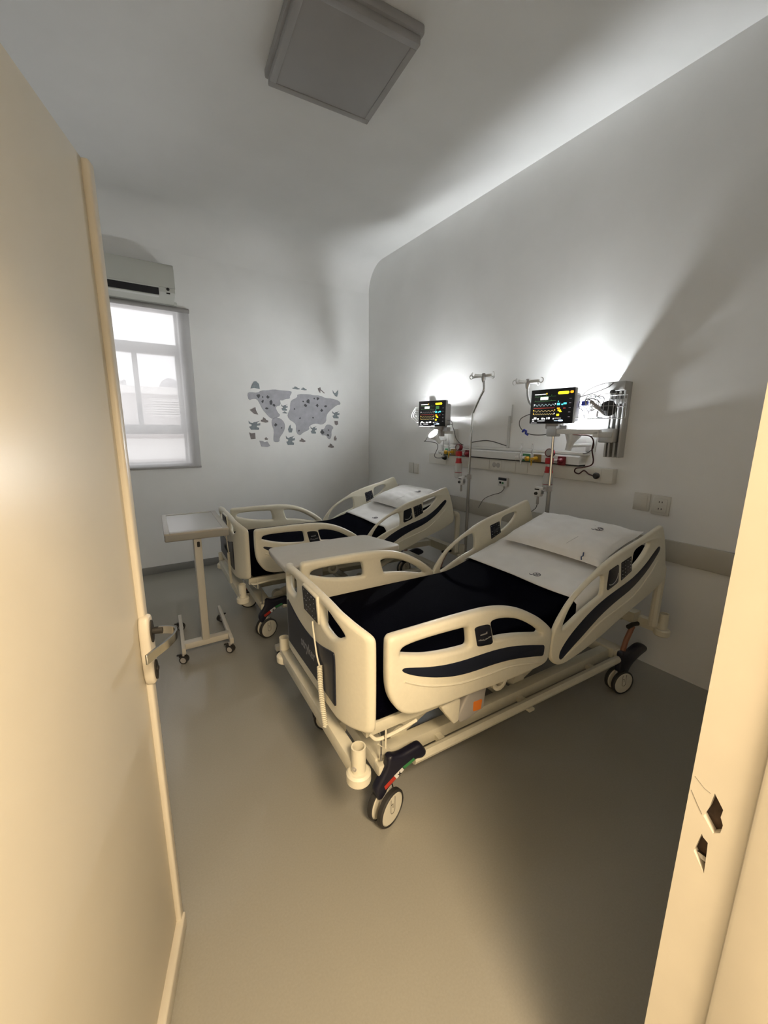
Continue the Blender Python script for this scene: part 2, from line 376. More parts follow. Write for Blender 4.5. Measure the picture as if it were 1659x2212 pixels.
dt = thing('water_tank', 'grey domed roof tank above the neighbouring cornice', 'tank', (.99, 9.6, 2.0))
b = MB(); b.lathe([(0, .47), (.06, .46), (.14, .41), (.19, .33), (.21, .25), (.24, .24), (.25, 0), (0, 0)], (0, 0, .0)); b.build('tank_body', 'dome', dt)
for z in (.12, .2): MB().lathe([(.25, z-.01), (.262, z), (.25, z+.01)]).build('hoop', 'facade_trim', dt)
for px_, hh in ((.06, .14), (.13, .10), (.19, .12)): tag(MB().lathe([(0, hh), (.03, hh-.02), (.035, 0), (0, 0)], (px_, 9.05, 2.23)).build('roof_vent', 'dome'), 'small roof vent pipe on the neighbouring cornice, left of the mullion', 'vent', 'vent pipes on the neighbouring cornice')
# air conditioner
ac = thing('air_conditioner', 'white split air conditioner on the wall above the window', 'air conditioner', (0, BY, 0))
prof = [(0, 2.945), (-.15, 2.945), (-.185, 2.93), (-.20, 2.89), (-.21, 2.735), (0, 2.735)]
b = MB(); b.prism(prof, -.33, .575, lambda a, z, t: (t, a, z)); b.build('body', 'ac_plastic', ac)
prof = [(0, 2.734), (-.205, 2.734), (-.205, 2.695), (-.10, 2.66), (-.07, 2.63), (0, 2.63)]
b = MB(); b.prism(prof, -.33, .572, lambda a, z, t: (t, a, z)); b.build('lower_body', 'ac_plastic', ac)
b = MB(); b.box(-.30, .44, -.212, -.14, 2.665, 2.722); b.build('air_outlet', 'ac_dark', ac)
b = MB(); b.box(-.30, .44, -.206, -.15, 2.655, 2.666, .003); b.build('louver', 'ac_plastic', ac)
b = MB(); b.box(-.30, .44, -.216, -.20, 2.722, 2.735, .003); b.build('lip', 'ac_plastic', ac)
b = MB(); b.lathe([(0, 0), (.013, 0), (.013, .003), (0, .003)], (.515, -.206, 2.722), (0, -1, 0)); b.box(.50, .53, -.2085, -.20, 2.683, 2.693); b.build('indicator', 'dark', ac)
b = MB(); b.box(.0, .60, -.045, -.005, 2.628, 2.662, .006); b.build('mounting_plate', 'ac_plastic', ac)

# ---------------------------------------------------------------- hospital beds
BA = math.radians(-2.4)
bed = thing('hospital_bed', 'nearer cream electric hospital bed with navy accents, beside the open floor', 'hospital bed', (.56, 1.385, 0), BA, 'hospital beds')
UP = []     # parts that belong to the height-adjustable upper frame
def plan(v):
    a = abs(v); t = max(0, (a-.25)/.17); return -.012+.060*t**1.7
def up(o): UP.append(o.name); return o
# base
b = MB()
for s in (-1, 1):
    b.box(.15, 1.80, s*.21-.028, s*.21+.028, .19, .25, .006); b.tube([(.30, s*.292, .215), (1.72, s*.292, .215)], .021, 10)
    for u in (.45, .95, 1.5): b.box(u, u+.03, s*.25-.05, s*.25+.05, .198, .222)
    b.box(.95, .985, s*.30-.02, s*.30+.02, .188, .200)
b.box(.145, .225, -.262, .262, .20, .262, .008); b.box(1.72, 1.80, -.262, .262, .20, .262, .008); b.box(.9, .96, -.2, .2, .195, .24, .004)
b.build('base_frame', 'cream_metal', bed)
for u0, z0, u1, z1 in ((.30, .25, .72, .43), (1.02, .25, 1.42, .43)):
    for s in (-1, 1):
        b = MB(); L = math.hypot(u1-u0, z1-z0); mt = Matrix.Translation((u0, s*.165, z0)) @ Matrix.Rotation(-math.atan2(z1-z0, u1-u0), 4, 'Y')
        b.box(-.02, L, -.012, .012, -.028, .028, .006, 2, mt); b.lathe([(0, -.022), (.04, -.022), (.04, .022), (0, .022)], (u0, s*.165, z0), (0, 1, 0)); b.build('lift_arm', 'cream_metal', bed)
# casters
ped_f = [(.174, .299), (.182, .299), (.213, .281), (.241, .276), (.275, .280), (.321, .285), (.333, .278), (.357, .239), (.356, .226), (.332, .214), (.305, .224), (.256, .208), (.225, .187), (.178, .155), (.172, .142), (.157, .125), (.144, .11), (.130, .128), (.117, .168), (.138, .198), (.159, .229), (.172, .256)]
ped_r = [(1.727, .246), (1.741, .260), (1.80, .245), (1.85, .245), (1.904, .262), (1.958, .252), (2.010, .216), (2.005, .192), (1.93, .178), (1.855, .150), (1.822, .112), (1.806, .069), (1.772, .074), (1.727, .143), (1.735, .19)]
def caster(u, s, yaw, ped, rear):
    v = s*.293
    c = MB(); c.lathe([(0, 0), (.012, 0), (.012, .06), (.016, .06), (.016, .09), (0, .09)], (u, v, .12)); c.box(u-.03, u+.03, min(v, v-s*.05), max(v, v-s*.05), .20, .25, .006); co = c.build('caster', 'cream_metal', bed)
    mt = Matrix.Translation((u, v, .071)) @ Matrix.Rotation(math.radians(yaw), 4, 'Z')
    for k in (-1, 1):
        w = MB(); w.lathe([(0, -.012), (.058, -.012), (.0665, -.006), (.0665, .006), (.058, .012), (0, .012)], (0, k*.024, 0), (0, k, 0), 28)
        w.bm.transform(mt); wo = w.build('wheel', 'wheel', co)
        w = MB(); w.lathe([(.066, -.011), (.071, -.008), (.071, .008), (.066, .0135), (.0635, .0135), (.062, .011)], (0, k*.024, 0), (0, k, 0), 28)
        w.bm.transform(mt); w.build('tyre', 'tyre', co)
    for k in (-1, 1):
        w = MB(); y = k*.0365; lp = [(-.012, y, .050), (-.012, y, -.002)]+[(.012*math.cos(a), y, -.006+.012*math.sin(a)) for a in (math.pi*(1+q/6) for q in range(7))]+[(.012, y, .050)]
        w.tube(lp, .0012, 4); w.tube([(-.012, y, .026), (.0, y, .026), (0, y, .008)], .0013, 4)
        w.bm.transform(mt); w.build('hub_marking', 'hub_line', co)
    w = MB(); w.cyl((0, -.03, 0), (0, .03, 0), .02, 12); w.box(-.03, .03, -.011, .011, 0, .075, .008); w.bm.transform(mt); w.build('fork', 'grey_plastic', co)
    fm = lambda a, z, t: (a+u-(.17 if not rear else 1.765), v+t-s*.0+(-.018 if not rear else -.0)*0, z)
    p = plate('brake_pedal', 'pedal', bed, [ped], .040, .013, lambda a, z, t: (a, v+t, z), it=2)
    if not rear:
        for nm, m_, q in (('release_label', 'green', [(.242, .230), (.293, .247), (.300, .235), (.250, .217)]), ('neutral_label', 'white', [(.203, .208), (.240, .228), (.248, .215), (.236, .205), (.215, .190)]), ('brake_label', 'red', [(.160, .182), (.203, .207), (.213, .192), (.166, .165)])):
            x = MB(); x.prism([(a-.004, z-.004) for a, z in q], v-.021, v+.021, lambda a, z, t: (a, t, z)); x.build(nm, m_, p)
        x = MB(); x.box(.222, .226, v+s*.0215-.0006, v+s*.0215+.0006, .192, .212); x.box(.216, .232, v+s*.0215-.0006, v+s*.0215+.0006, .200, .204); x.build('label_cross', 'dark', p)
for s, yw in ((-1, 20), (1, -12)):
    caster(.175, s, yw, ped_f, False); caster(1.762, s, 15*s, ped_r, True)
# lifting crossbars with bumper sockets at both ends
for u in (.004, 1.93):
    b = MB(); b.box(u-.022, u+.022, -.40, .40, .372, .432, .006); b.box(u, u+.05 if u < 1 else u-.05, -.2, .2, .38, .425) if u < 1 else b.box(u-.05, u, -.2, .2, .38, .425); up(b.build('crossbar', 'cream_metal', bed))
    for s in (-1, 1):
        b = MB(); b.lathe([(0, .362), (.036, .362), (.041, .368), (.041, .395), (.034, .402), (.024, .402), (.024, .492), (.0195, .492), (.0195, .44), (0, .44)], (u, s*.402, 0), (0, 0, 1), 24); bo = up(b.build('bumper_socket', 'cream', bed))
        if u < 1: MB().lathe([(.0075, 0), (.0075, .003), (.004, .003), (.004, 0)], (u-.02, s*.402-.012, .425), (-.85, -.5, 0), 14).build('screw_cap', 'grey_plastic', bo)
# deck
b = MB()
for s in (-1, 1): b.box(.06, .98, s*.33-.018, s*.33+.018, .455, .50, .004)
for u in (.08, .4, .7, .96): b.box(u, u+.04, -.33, .33, .46, .50)
b.box(.98, 1.02, -.33, .33, .46, .515)
mt = Matrix.Translation((.99, 0, .50)) @ Matrix.Rotation(-math.radians(16), 4, 'Y')
for s in (-1, 1): b.box(0, .80, s*.31-.018, s*.31+.018, -.005, .03, .004, 2, mt)
for u in (.2, .5, .76): b.box(u, u+.04, -.31, .31, 0, .03, 0, 2, mt)
b.box(1.86, 1.93, -.28, .28, .40, .46); b.box(1.2, 1.9, -.03, .03, .40, .45); b.box(.1, 1.2, -.05, .05, .42, .46)
up(b.build('deck_frame', 'cream_metal', bed))
b = MB(); b.tube(spl([(.07, -.36, .475), (.085, -.385, .470), (.15, -.395, .478), (.24, -.39, .485)], 6), .0065, 8); b.tube([(.105, -.405, .515), (.105, -.405, .440), (.075, -.405, .470)], .0032, 6); up(b.build('bag_hook', 'cream', bed))
b = MB(); b.tube(spl([(.13, -.30, .46), (.15, -.295, .38), (.155, -.29, .29)], 5), .003, 6); b.cyl((.155, -.29, .30), (.156, -.29, .275), .0045, 8); up(b.build('bonding_cable', 'steel', bed))
# side release latches
for s in (-1, 1):
    F = lambda a, z, t, s=s: (a, s*(.355+t), z)
    lt = up(plate('rail_latch', 'grey_plastic', bed, [[(.44, .40), (.46, .375), (.50, .372), (.54, .385), (.585, .395), (.59, .47), (.60, .50), (.50, .50), (.47, .45)]], .05, .008, F, it=1))
    plate('latch_label', 'orange', lt, [[(.524, .445), (.568, .442), (.563, .400), (.523, .404)]], .003, .0, lambda a, z, t, s=s: (a, s*(.3815+t), z), it=1)
    up(plate('rail_bracket', 'cream', bed, [[(.36, .485), (.375, .455), (.405, .415), (.425, .385), (.45, .39), (.455, .49)]], .045, .006, lambda a, z, t, s=s: (a, s*(.36+t), z), it=1))
    b = MB(); b.lathe([(.03, -.01), (.042, -.008), (.042, .008), (.03, .01), (.022, .008), (.022, -.008), (.03, -.01)], (.68, s*.36, .475), (0, 1, 0)); up(b.build('rail_pivot', 'cream', bed))
    b = MB(); b.tube(spl([(1.83, s*.37, .785), (1.872, s*.37, .775), (1.89, s*.37, .74), (1.89, s*.37, .6), (1.885, s*.37, .42)], 6), .024, 10); up(b.build('head_post', 'cream', bed))
    b = MB(); b.tube([(1.775, s*.285, .24), (1.80, s*.285, .31), (1.85, s*.285, .385)], .015, 8); b.build('brake_rod', 'rust', bed); b = MB(); b.tube([(1.80, s*.285, .392), (1.85, s*.285, .395), (1.90, s*.285, .388)], .013, 8); b.build('brake_knob', 'dark', bed)
# footboard
out = [(-.411, .535), (-.411, .80), (-.409, .858), (-.39, .872), (-.345, .888), (-.29, .906), (-.2, .914), (-.08, .917), (.08, .917), (.2, .914), (.29, .906), (.345, .888), (.39, .872), (.409, .858), (.411, .80), (.411, .535), (.40, .518), (.34, .506), (.25, .498), (.0, .494), (-.25, .498), (-.34, .506), (-.40, .518)]
opn = [(-.132, .878), (-.132, .834), (-.146, .806), (-.215, .794), (-.268, .806), (-.312, .838), (-.290, .858), (-.24, .876), (-.2, .882)]
opl = [(-a, z) for a, z in opn][::-1]
cuts = [i*.03 for i in range(-14, 15)]
fb = up(plate('footboard', 'cream', bed, [out, opn, opl], .030, .0135, lambda a, z, t: (plan(a)+.015+t, a, z), it=2, cuts=cuts, ang=50))
nav = [(-.262, .552), (-.262, .735), (-.255, .752), (-.23, .748), (-.15, .724), (-.07, .710), (0, .706), (.07, .710), (.15, .724), (.23, .748), (.255, .752), (.262, .735), (.262, .552)]
plate('accent_panel', 'navy', fb, [nav], .006, .001, lambda a, z, t: (plan(a)-.001+t, a, z), it=1, cuts=cuts)
text_mesh('lettering', 'print_mid', fb, 'stryker', .068, lambda x, y, z: (-.0168, .0-x*.80, .640+y*.85), label='grey lettering on the navy panel')
mt = Matrix.Translation((-.007, -.047, .853)) @ Matrix.Rotation(math.radians(-3), 4, 'Y')
b = MB(); b.box(-.012, .030, -.078, .078, -.057, .054, .006, 2, mt); hc = b.build('control_pad', 'cream', fb)
b = MB(); b.box(-.0145, -.0115, -.070, .070, -.050, .047, .001, 1, mt); b.build('keypad', 'pad', fb)
b = MB(); rr = random.Random(3)
for i in range(6):
    for j in range(5):
        if rr.random() < .6:
            y = -.052+i*.021+rr.uniform(-.003, .003); z = -.038+j*.019; w = rr.choice((.001, .0015, .0025)); b.box(-.0150, -.0145, y-w, y+w, z-.0014, z+.0014, 0, 1, mt)
b.build('key_markings', 'print_mid', fb)['kind'] = 'stuff'
b = MB(); b.tube(spl([(-.022, -.080, .795), (-.024, -.088, .775), (-.024, -.111, .70), (-.024, -.126, .668), (-.026, -.150, .652)], 6), .0032, 8)
pts = []
A_ = Vector((-.027, -.153, .652)); B_ = Vector((-.030, -.205, .440)); D_ = (B_-A_).normalized(); e1 = D_.cross(Vector((1, 0, 0))).normalized(); e2 = Vector((1, 0, 0)); NT = 34
for i in range(NT*10+1):
    a = i/10*2*math.pi; t = i/(NT*10); w = .006*math.sin(t*math.pi)
    pts.append(A_+(B_-A_)*t+e1*(.0078*math.cos(a)-w*2)+e2*.0078*math.sin(a))
b.tube(pts, .0027, 6); b.build('coiled_cable', 'cream', fb)
# side rails
fr_out = [(.097, .749), (.098, .842), (.106, .856), (.118, .859), (.219, .859), (.341, .860), (.448, .859), (.533, .856), (.626, .841), (.712, .811), (.800, .764), (.864, .718), (.908, .676), (.910, .628), (.906, .575), (.897, .536), (.867, .520), (.725, .516), (.592, .522), (.471, .528), (.358, .531), (.279, .536), (.219, .541), (.180, .553), (.151, .571), (.127, .604), (.108, .641), (.099, .685)]
fr_A = [(.145, .789), (.147, .803), (.165, .814), (.268, .817), (.423, .811), (.435, .801), (.446, .738), (.440, .728), (.348, .735), (.271, .747), (.222, .760), (.152, .783)]
fr_B = [(.544, .800), (.561, .806), (.623, .798), (.697, .774), (.769, .733), (.823, .696), (.842, .678), (.837, .671), (.704, .705), (.625, .719), (.566, .723)]
fr_plate = [(.457, .799), (.468, .805), (.523, .801), (.536, .791), (.554, .719), (.545, .714), (.486, .721), (.475, .727)]
fr_strip = [(.148, .732), (.153, .739), (.166, .738), (.248, .713), (.323, .697), (.404, .688), (.488, .686), (.578, .683), (.675, .670), (.780, .643), (.858, .621), (.860, .603), (.857, .572), (.750, .598), (.648, .617), (.553, .625), (.464, .627), (.380, .636), (.300, .657), (.239, .680), (.190, .703), (.162, .720)]
fr_ridge = [(.16, .69), (.225, .655), (.301, .625), (.409, .599), (.525, .590), (.651, .586), (.754, .567), (.842, .544)]
hr_out = [(.905, .612), (.923, .677), (.969, .737), (1.018, .787), (1.091, .834), (1.180, .879), (1.237, .910), (1.361, .951), (1.524, .986), (1.67, 1.028), (1.700, 1.036), (1.716, 1.020), (1.756, .942), (1.806, .775), (1.790, .722), (1.682, .672), (1.465, .612), (1.271, .542), (1.148, .508), (1.031, .485), (.973, .486), (.930, .513), (.907, .557)]
hr_C = [(.970, .657), (.975, .694), (1.020, .768), (1.094, .814), (1.161, .848), (1.222, .862), (1.238, .84), (1.244, .775), (1.238, .757), (1.110, .716), (1.001, .664)]
hr_F = [(1.463, .850), (1.463, .928), (1.48, .945), (1.57, .965), (1.597, .961), (1.60, .945), (1.56, .898), (1.50, .857)]
hr_D = [(1.267, .861), (1.272, .875), (1.336, .892), (1.345, .884), (1.357, .806), (1.347, .796), (1.277, .776), (1.268, .785)]
hr_E = [(1.362, .896), (1.442, .916), (1.462, .838), (1.380, .804)]
hr_strip = [(.965, .535), (.970, .562), (1.025, .618), (1.125, .680), (1.204, .718), (1.289, .748), (1.410, .778), (1.504, .806), (1.595, .858), (1.654, .907), (1.685, .928), (1.700, .926), (1.704, .912), (1.694, .893), (1.606, .810), (1.483, .740), (1.359, .705), (1.243, .661), (1.137, .600), (1.035, .545), (.985, .515), (.970, .52)]
hr_ridge = [(1.0, .520), (1.12, .565), (1.25, .625), (1.4, .665), (1.52, .705), (1.64, .79), (1.70, .85)]
V0 = .408
for s in (-1, 1):
    F = lambda a, z, t, s=s: (a, s*(V0+t), z)
    FO = lambda a, z, t, s=s: (a, s*(V0+.0222+t), z)
    FI = lambda a, z, t, s=s: (a, s*(V0-.0222+t), z)
    r = up(plate('foot_side_rail', 'cream', bed, [fr_out, fr_A, fr_B], .044, .015, F, ang=50))
    plate('accent_strip', 'navy', r, [fr_strip], .003, .0006, FO); lp = plate('label_plate', 'pad', r, [fr_plate], .003, .0006, FO, it=1)
    b = MB(); b.box(.486, .520, s*(V0+.0245)-.0005, s*(V0+.0245)+.0005, .764, .769); b.box(.513, .520, s*(V0+.0245)-.0005, s*(V0+.0245)+.0005, .769, .773)
    for k in range(9): b.box(.478+k*.007, .484+k*.007, s*(V0+.0245)-.0005, s*(V0+.0245)+.0005, .740+.006*abs(k-4)/4, .7435+.006*abs(k-4)/4+.0015*(k % 2))
    b.build('plate_print', 'print_dim', r)['kind'] = 'stuff'
    b = MB(); b.tube([F(a, z, .0205) for a, z in [(p.x, p.y) for p in spl([(a, z, 0) for a, z in fr_ridge], 4)]], .0055, 8); b.build('ridge', 'cream', r)
    FO = lambda a, z, t, s=s: (a, s*(.418+.0122+t), z)
    FI = lambda a, z, t, s=s: (a, s*(.418-.0122+t), z)
    FH = lambda a, z, t, s=s: (a, s*(.418+t), z)
    h = up(plate('head_side_rail', 'cream', bed, [hr_out, hr_C, hr_F], .024, .009, FH, ang=50))
    plate('accent_strip', 'navy', h, [hr_strip], .003, .0006, FO)
    plate('angle_gauge', 'pad', h, [hr_D], .003, .0006, FO, it=1); plate('control_panel', 'pad', h, [hr_E], .003, .0006, FO, it=1)
    plate('control_panel', 'pad', h, [hr_E], .003, .0006, FI, it=1)
    b = MB(); rr = random.Random(7)
    for tt in (.0143, -.0143):
        for i in range(4):
            for j in range(5):
                if rr.random() < .7:
                    q = Vector(hr_E[0])*(1-i/4-.12)+Vector(hr_E[1])*(i/4+.12); w = Vector(hr_E[3])*(1-i/4-.12)+Vector(hr_E[2])*(i/4+.12); p = q*(1-j/5-.1)+w*(j/5+.1); d = rr.choice((.0012, .0018, .0028))
                    b.box(p.x-d, p.x+d, s*(.418+tt)-.0004, s*(.418+tt)+.0004, p.y-.0014, p.y+.0014)
    b.build('key_markings', 'print_light', h)['kind'] = 'stuff'
    b = MB(); b.tube([FH(1.30+.045*math.cos(a), .845+.045*math.sin(a), .0140) for a in (math.radians(-115+q*10) for q in range(13))], .0022, 6); b.build('gauge_arc', 'print_mid', h)
    b = MB(); b.tube([FH(p.x, p.y, .0105) for p in spl([(a, z, 0) for a, z in hr_ridge], 4)], .0055, 8); b.build('ridge', 'cream', h)

bed2 = copy_tree(bed); bed2.location = (.60, 3.04, 0); bed2.rotation_euler = (0, 0, math.radians(-2.2))
bed2['label'] = 'farther cream electric hospital bed with navy accents, by the window wall'
UPB = set(n.split('.')[0] for n in UP)
DZ2 = -.018
for c in bed2.children:
    if c.name.split('.')[0] in UPB: c.location.z += DZ2

# bedding
TA = .287
def top(u): return .68+max(0, u-.97)*TA
def bedding(bedroot, dz, lab):
    loc = bedroot.location; rz = bedroot.rotation_euler.z
    prof = [(.080, .505), (.072, .60), (.080, .66), (.11, .68), (.5, .682), (.90, .681), (.97, .685), (1.05, .706), (1.4, top(1.4)), (1.70, top(1.70)), (1.765, top(1.75)), (1.785, top(1.75)-.05), (1.79, .80), (1.72, .745), (1.4, .635), (1.0, .522), (.94, .505)]
    b = MB(); b.add(plate_bm([prof], .72, .03, lambda a, z, t: (a, t, z), it=1, seg=3))
    o = b.build('mattress', 'mattress', ang=60); tag(o, lab[0], 'mattress', 'navy hospital mattresses'); o.location = (loc.x, loc.y, dz); o.rotation_euler.z = rz
    # white draw sheet over the head half
    tb = bmesh.new(); NU, NV = 30, 24; rr = random.Random(2); g = []
    for i in range(NU+1):
        u = 1.135+(1.755-1.135)*i/NU; row = []
        for j in range(NV+1):
            v = -.372+.744*j/NV; z = top(u)+.006+.0035*math.sin(u*37+v*6)*math.sin(v*9+u*5)+.003*math.exp(-((u-1.30-.03*math.sin(v*7))/.02)**2)
            e = max(0, abs(v)-.342)/.030; z += .003-.022*e*e
            row.append(tb.verts.new((u+.006*math.sin(v*11), v*1.002+(.055*min(1, max(0, (u-1.42)/.12))*max(0, (-v-.05)/.31)), z)))
        g.append(row)
    for i in range(NU):
        for j in range(NV): tb.faces.new((g[i][j], g[i+1][j], g[i+1][j+1], g[i][j+1]))
    for j, e in ((0, -1), (NV, 1)):
        for i in range(NU+1):
            c = g[i][j].co; g[i].append(tb.verts.new((c.x, c.y+e*.004, c.z-.12)))
        for i in range(NU): tb.faces.new((g[i][j], g[i+1][j], g[i+1][-1], g[i][-1]))
    bmesh.ops.recalc_face_normals(tb, faces=tb.faces)
    b = MB(); b.add(tb); o2 = b.build('bed_sheet', 'linen', ang=80); tag(o2, lab[1], 'sheet', 'white sheets on the bed heads'); o2.location = o.location; o2.rotation_euler.z = rz
    md = o2.modifiers.new('thickness', 'SOLIDIFY'); md.thickness = .003; md.offset = 1
    def emblem(par, cu, cv, zf, sc, name='emblem'):
        e = MB()
        P = lambda a, c: (cu+a*sc, cv+c*sc, zf(cu+a*sc, cv+c*sc))
        e.tube([P(math.cos(q)*.8, math.sin(q)) for q in (2*math.pi*k/20 for k in range(20))], .0022*sc/.02, 5, closed=True)
        e.tube([P(-.5, -.6), P(.5, .6)], .002*sc/.02, 5); e.tube([P(.5, -.5), P(-.5, .5)], .002*sc/.02, 5); e.tube([P(-.7, .8), P(-.95, 1.4), P(-.7, 1.7)], .002*sc/.02, 5)
        e.build(name, 'print_grey', par)
    emblem(o2, 1.20, -.10, lambda u, v: top(u)+.0135+.0035*math.sin(u*37+v*6)*math.sin(v*9+u*5), .020)
    # pillow
    tb = bmesh.new(); NU, NV = 26, 34; LU, LV = .205, .312; th = math.atan(TA); g = {}
    for side in (1, -1):
        for i in range(NU+1):
            for j in range(NV+1):
                a = -1+2*i/NU; c = -1+2*j/NV; f = max(0, (1-abs(a)**3.2))**.55*max(0, (1-abs(c)**3.4))**.55
                if side == -1 and (i in (0, NU) or j in (0, NV)): g[(side, i, j)] = g[(1, i, j)]; continue
                pin = 1-.05*(1-abs(a)**2)*abs(c)**6-.05*(1-abs(c)**2)*abs(a)**6
                x = a*LU*pin; y = c*LV*pin
                z = .058*f*(1 if side > 0 else .75)+(.003*math.sin(13*c+4*a)+.002*math.sin(21*a-5*c))*f*(side > 0)
                z -= .016*max(0, -a-.55)*(1 if side > 0 else 0)
                z += .010*max(0, abs(a)+abs(c)-1.75)*4*(1 if a > 0 else -.3)
                g[(side, i, j)] = tb.verts.new((x, y, z))
    for side in (1, -1):
        for i in range(NU):
            for j in range(NV):
                q = [g[(side, i, j)], g[(side, i+1, j)], g[(side, i+1, j+1)], g[(side, i, j+1)]]
                tb.faces.new(q if side > 0 else q[::-1])
    cu = 1.565
    pm = Matrix.Translation((cu, -.006, top(cu)+.050)) @ Matrix.Rotation(-th, 4, 'Y') @ Matrix.Rotation(math.radians(1), 4, 'Z')
    b = MB(); b.add(tb, pm); o3 = b.build('pillow', 'linen', ang=80); tag(o3, lab[2], 'pillow', 'white pillows'); o3.location = o.location; o3.rotation_euler.z = rz
    ez = lambda u, v: top(u)+.1105
    emblem(o3, 1.60, -.165, lambda u, v: ez(u, v)-.001, .020)
    if dz == 0: e = MB(); e.tube([(1.392, -.222, top(1.39)+.084), (1.383, -.227, top(1.38)+.072), (1.380, -.219, top(1.38)+.064), (1.374, -.225, top(1.37)+.054)], .003, 6); e.build('ink_mark', 'print_blue', o3)
    e = MB(); e.tube([(1.33+q*.06, -.125-.004*math.sin(q*5), top(1.33+q*.06)+.05+.058*min(1, (q+.6)/1.6)) for q in (1, 2, 3, 4, 5)], .0008, 4); e.build('seam_line', 'print_mid', o3)
    return o, o2, o3
bedding(bed, 0, ('black navy mattress on the nearer hospital bed', 'white sheet over the raised head of the nearer bed', 'white pillow with blue ink mark on the nearer bed'))
bedding(bed2, DZ2, ('black navy mattress on the farther hospital bed', 'white sheet over the raised head of the farther bed', 'white pillow on the farther bed below the lit lamp'))

# ---------------------------------------------------------------- overbed tables
def small_caster(root, x, y, rz, name='caster'):
    c = MB(); c.lathe([(0, .05), (.012, .05), (.012, .075), (0, .075)], (x, y, 0)); co = c.build(name, 'grey_plastic', root)
    mt = Matrix.Translation((x, y, .027)) @ Matrix.Rotation(rz, 4, 'Z')
    for k in (-1, 1):
        w = MB(); w.lathe([(.018, -.007), (.026, -.006), (.027, 0), (.026, .006), (.018, .007)], (0, k*.011, 0), (0, 1, 0), 20); w.bm.transform(mt); w.build('tyre', 'tyre', co)
        w = MB(); w.lathe([(0, -.006), (.018, -.007), (.018, .007), (0, .006)], (0, k*.0112, 0), (0, 1, 0), 16); w.bm.transform(mt); w.build('wheel_hub', 'grey_plastic', co)
    w = MB(); w.box(-.012, .03, -.010, .010, .01, .035, .005, 2, mt); w.box(.02, .045, -.008, .008, .022, .03, .003, 2, mt); w.build('brake_lever', 'dark', co)
ta = thing('overbed_table', 'cream overbed table with grey inset top at the foot of the farther bed', 'table', (0, 0, 0), group='overbed tables')
TX0, TX1, TY0, TY1, TZ = .185, .556, 2.685, 3.315, .86
rot = Matrix.Translation((.37, 3.0, 0)) @ Matrix.Rotation(math.radians(-3.2), 4, 'Z') @ Matrix.Translation((-.37, -3.0, 0))
b = MB(); b.box(TX0, TX1, TY0, TY1, TZ-.052, TZ-.004, .010, 3, rot); b.build('table_top', 'table_edge', ta)
b = MB()
for a in ((TX0, TX0+.03, TY0, TY1), (TX1-.035, TX1, TY0, TY1), (TX0+.03, TX1-.035, TY0, TY0+.04), (TX0+.03, TX1-.035, TY1-.03, TY1)): b.box(*a, TZ-.01, TZ+.003, .003, 2, rot)
b.build('rim', 'table_top', ta)
b = MB(); b.box(TX0+.03, TX1-.035, TY0+.04, TY1-.03, TZ-.006, TZ-.0015, 0, 2, rot); b.build('inset_panel', 'table_grey', ta)
b = MB(); b.box(.328, .374, 2.70, 2.76, .11, TZ-.05, .006); b.build('column', 'post', ta)
b = MB(); b.box(.345, .362, 2.69, 2.702, .755, .79, .005); b.build('height_lever', 'dark', ta)
b = MB(); b.box(.215, .505, 2.705, 2.765, .072, .115, .008, 2, ); b.build('base_crossbar', 'post', ta)
for xa, ya, xb, yb in ((.208, 2.655, .247, 3.20), (.497, 2.63, .530, 3.22)):
    b = MB(); mt = Matrix.Translation((xa, ya, .092)) @ Matrix.Rotation(math.atan2(yb-ya, xb-xa), 4, 'Z'); L = math.hypot(xb-xa, yb-ya); b.box(0, L, -.012, .012, -.020, .020, .004, 2, mt); b.build('base_bar', 'post', ta)
for x, y, rz in ((.207, 2.68, 2.6), (.490, 2.655, 2.4), (.526, 3.16, .4), (.247, 3.17, 2.9)): small_caster(ta, x, y, rz)
tb2 = thing('overbed_table', 'beige overbed table with rounded top standing between the two beds', 'table', (0, 0, 0), group='overbed tables')
LPt = [(.640, 1.93), (.648, 1.905), (.675, 1.893), (1.345, 1.93), (1.380, 1.945), (1.388, 1.975), (1.330, 2.25), (1.305, 2.272), (1.27, 2.280), (.72, 2.300), (.68, 2.290), (.664, 2.262)]
plate('table_top', 'table_top', tb2, [LPt], .032, .009, lambda a, c, t: (a, c, .785+t), it=2)
MB().box(1.27, 1.33, 2.16, 2.23, .10, .77, .006).build('column', 'post', tb2)
MB().box(1.10, 1.33, 2.13, 2.26, .752, .772, .004).build('top_bracket', 'post', tb2)
MB().box(1.265, 1.335, 1.96, 2.43, .06, .105, .006).build('base_crossbar', 'post', tb2)
for y in (1.985, 2.405): MB().box(.72, 1.335, y-.02, y+.02, .062, .10, .006).build('base_bar', 'post', tb2)
for x in (.76, 1.29):
    for y in (1.985, 2.405): small_caster(tb2, x, y, .3)

# ---------------------------------------------------------------- bed-head services on the right wall (in front of x = HX)
gp = thing('medical_gas_panel', 'long white medical gas panel on the bed-head wall', 'gas panel', (0, 0, 0))
b = MB(); b.prism([(HX-.002, 1.325), (HX-.075, 1.322), (HX-.085, 1.312), (HX-.085, 1.258), (HX-.002, 1.258)], 1.63, 3.09, lambda a, z, t: (a, t, z)); b.build('cover', 'white_plastic', gp)
b = MB(); b.box(HX-.078, HX-.002, 1.63, 3.09, 1.249, 1.259); b.build('dark_groove', 'dark', gp)  # dark strip along the groove below the cover
b = MB(); b.box(HX-.06, HX-.002, 1.60, 3.12, 1.325, 1.345, .004); b.build('top_rib', 'white_plastic', gp)
tk = thing('cable_trunking', 'white socket trunking below the medical gas panel', 'trunking', (0, 0, 0))
b = MB(); b.box(HX-.062, HX-.002, 1.40, 3.30, 1.150, 1.247, .004); b.build('trunk', 'ivory_plastic', tk)
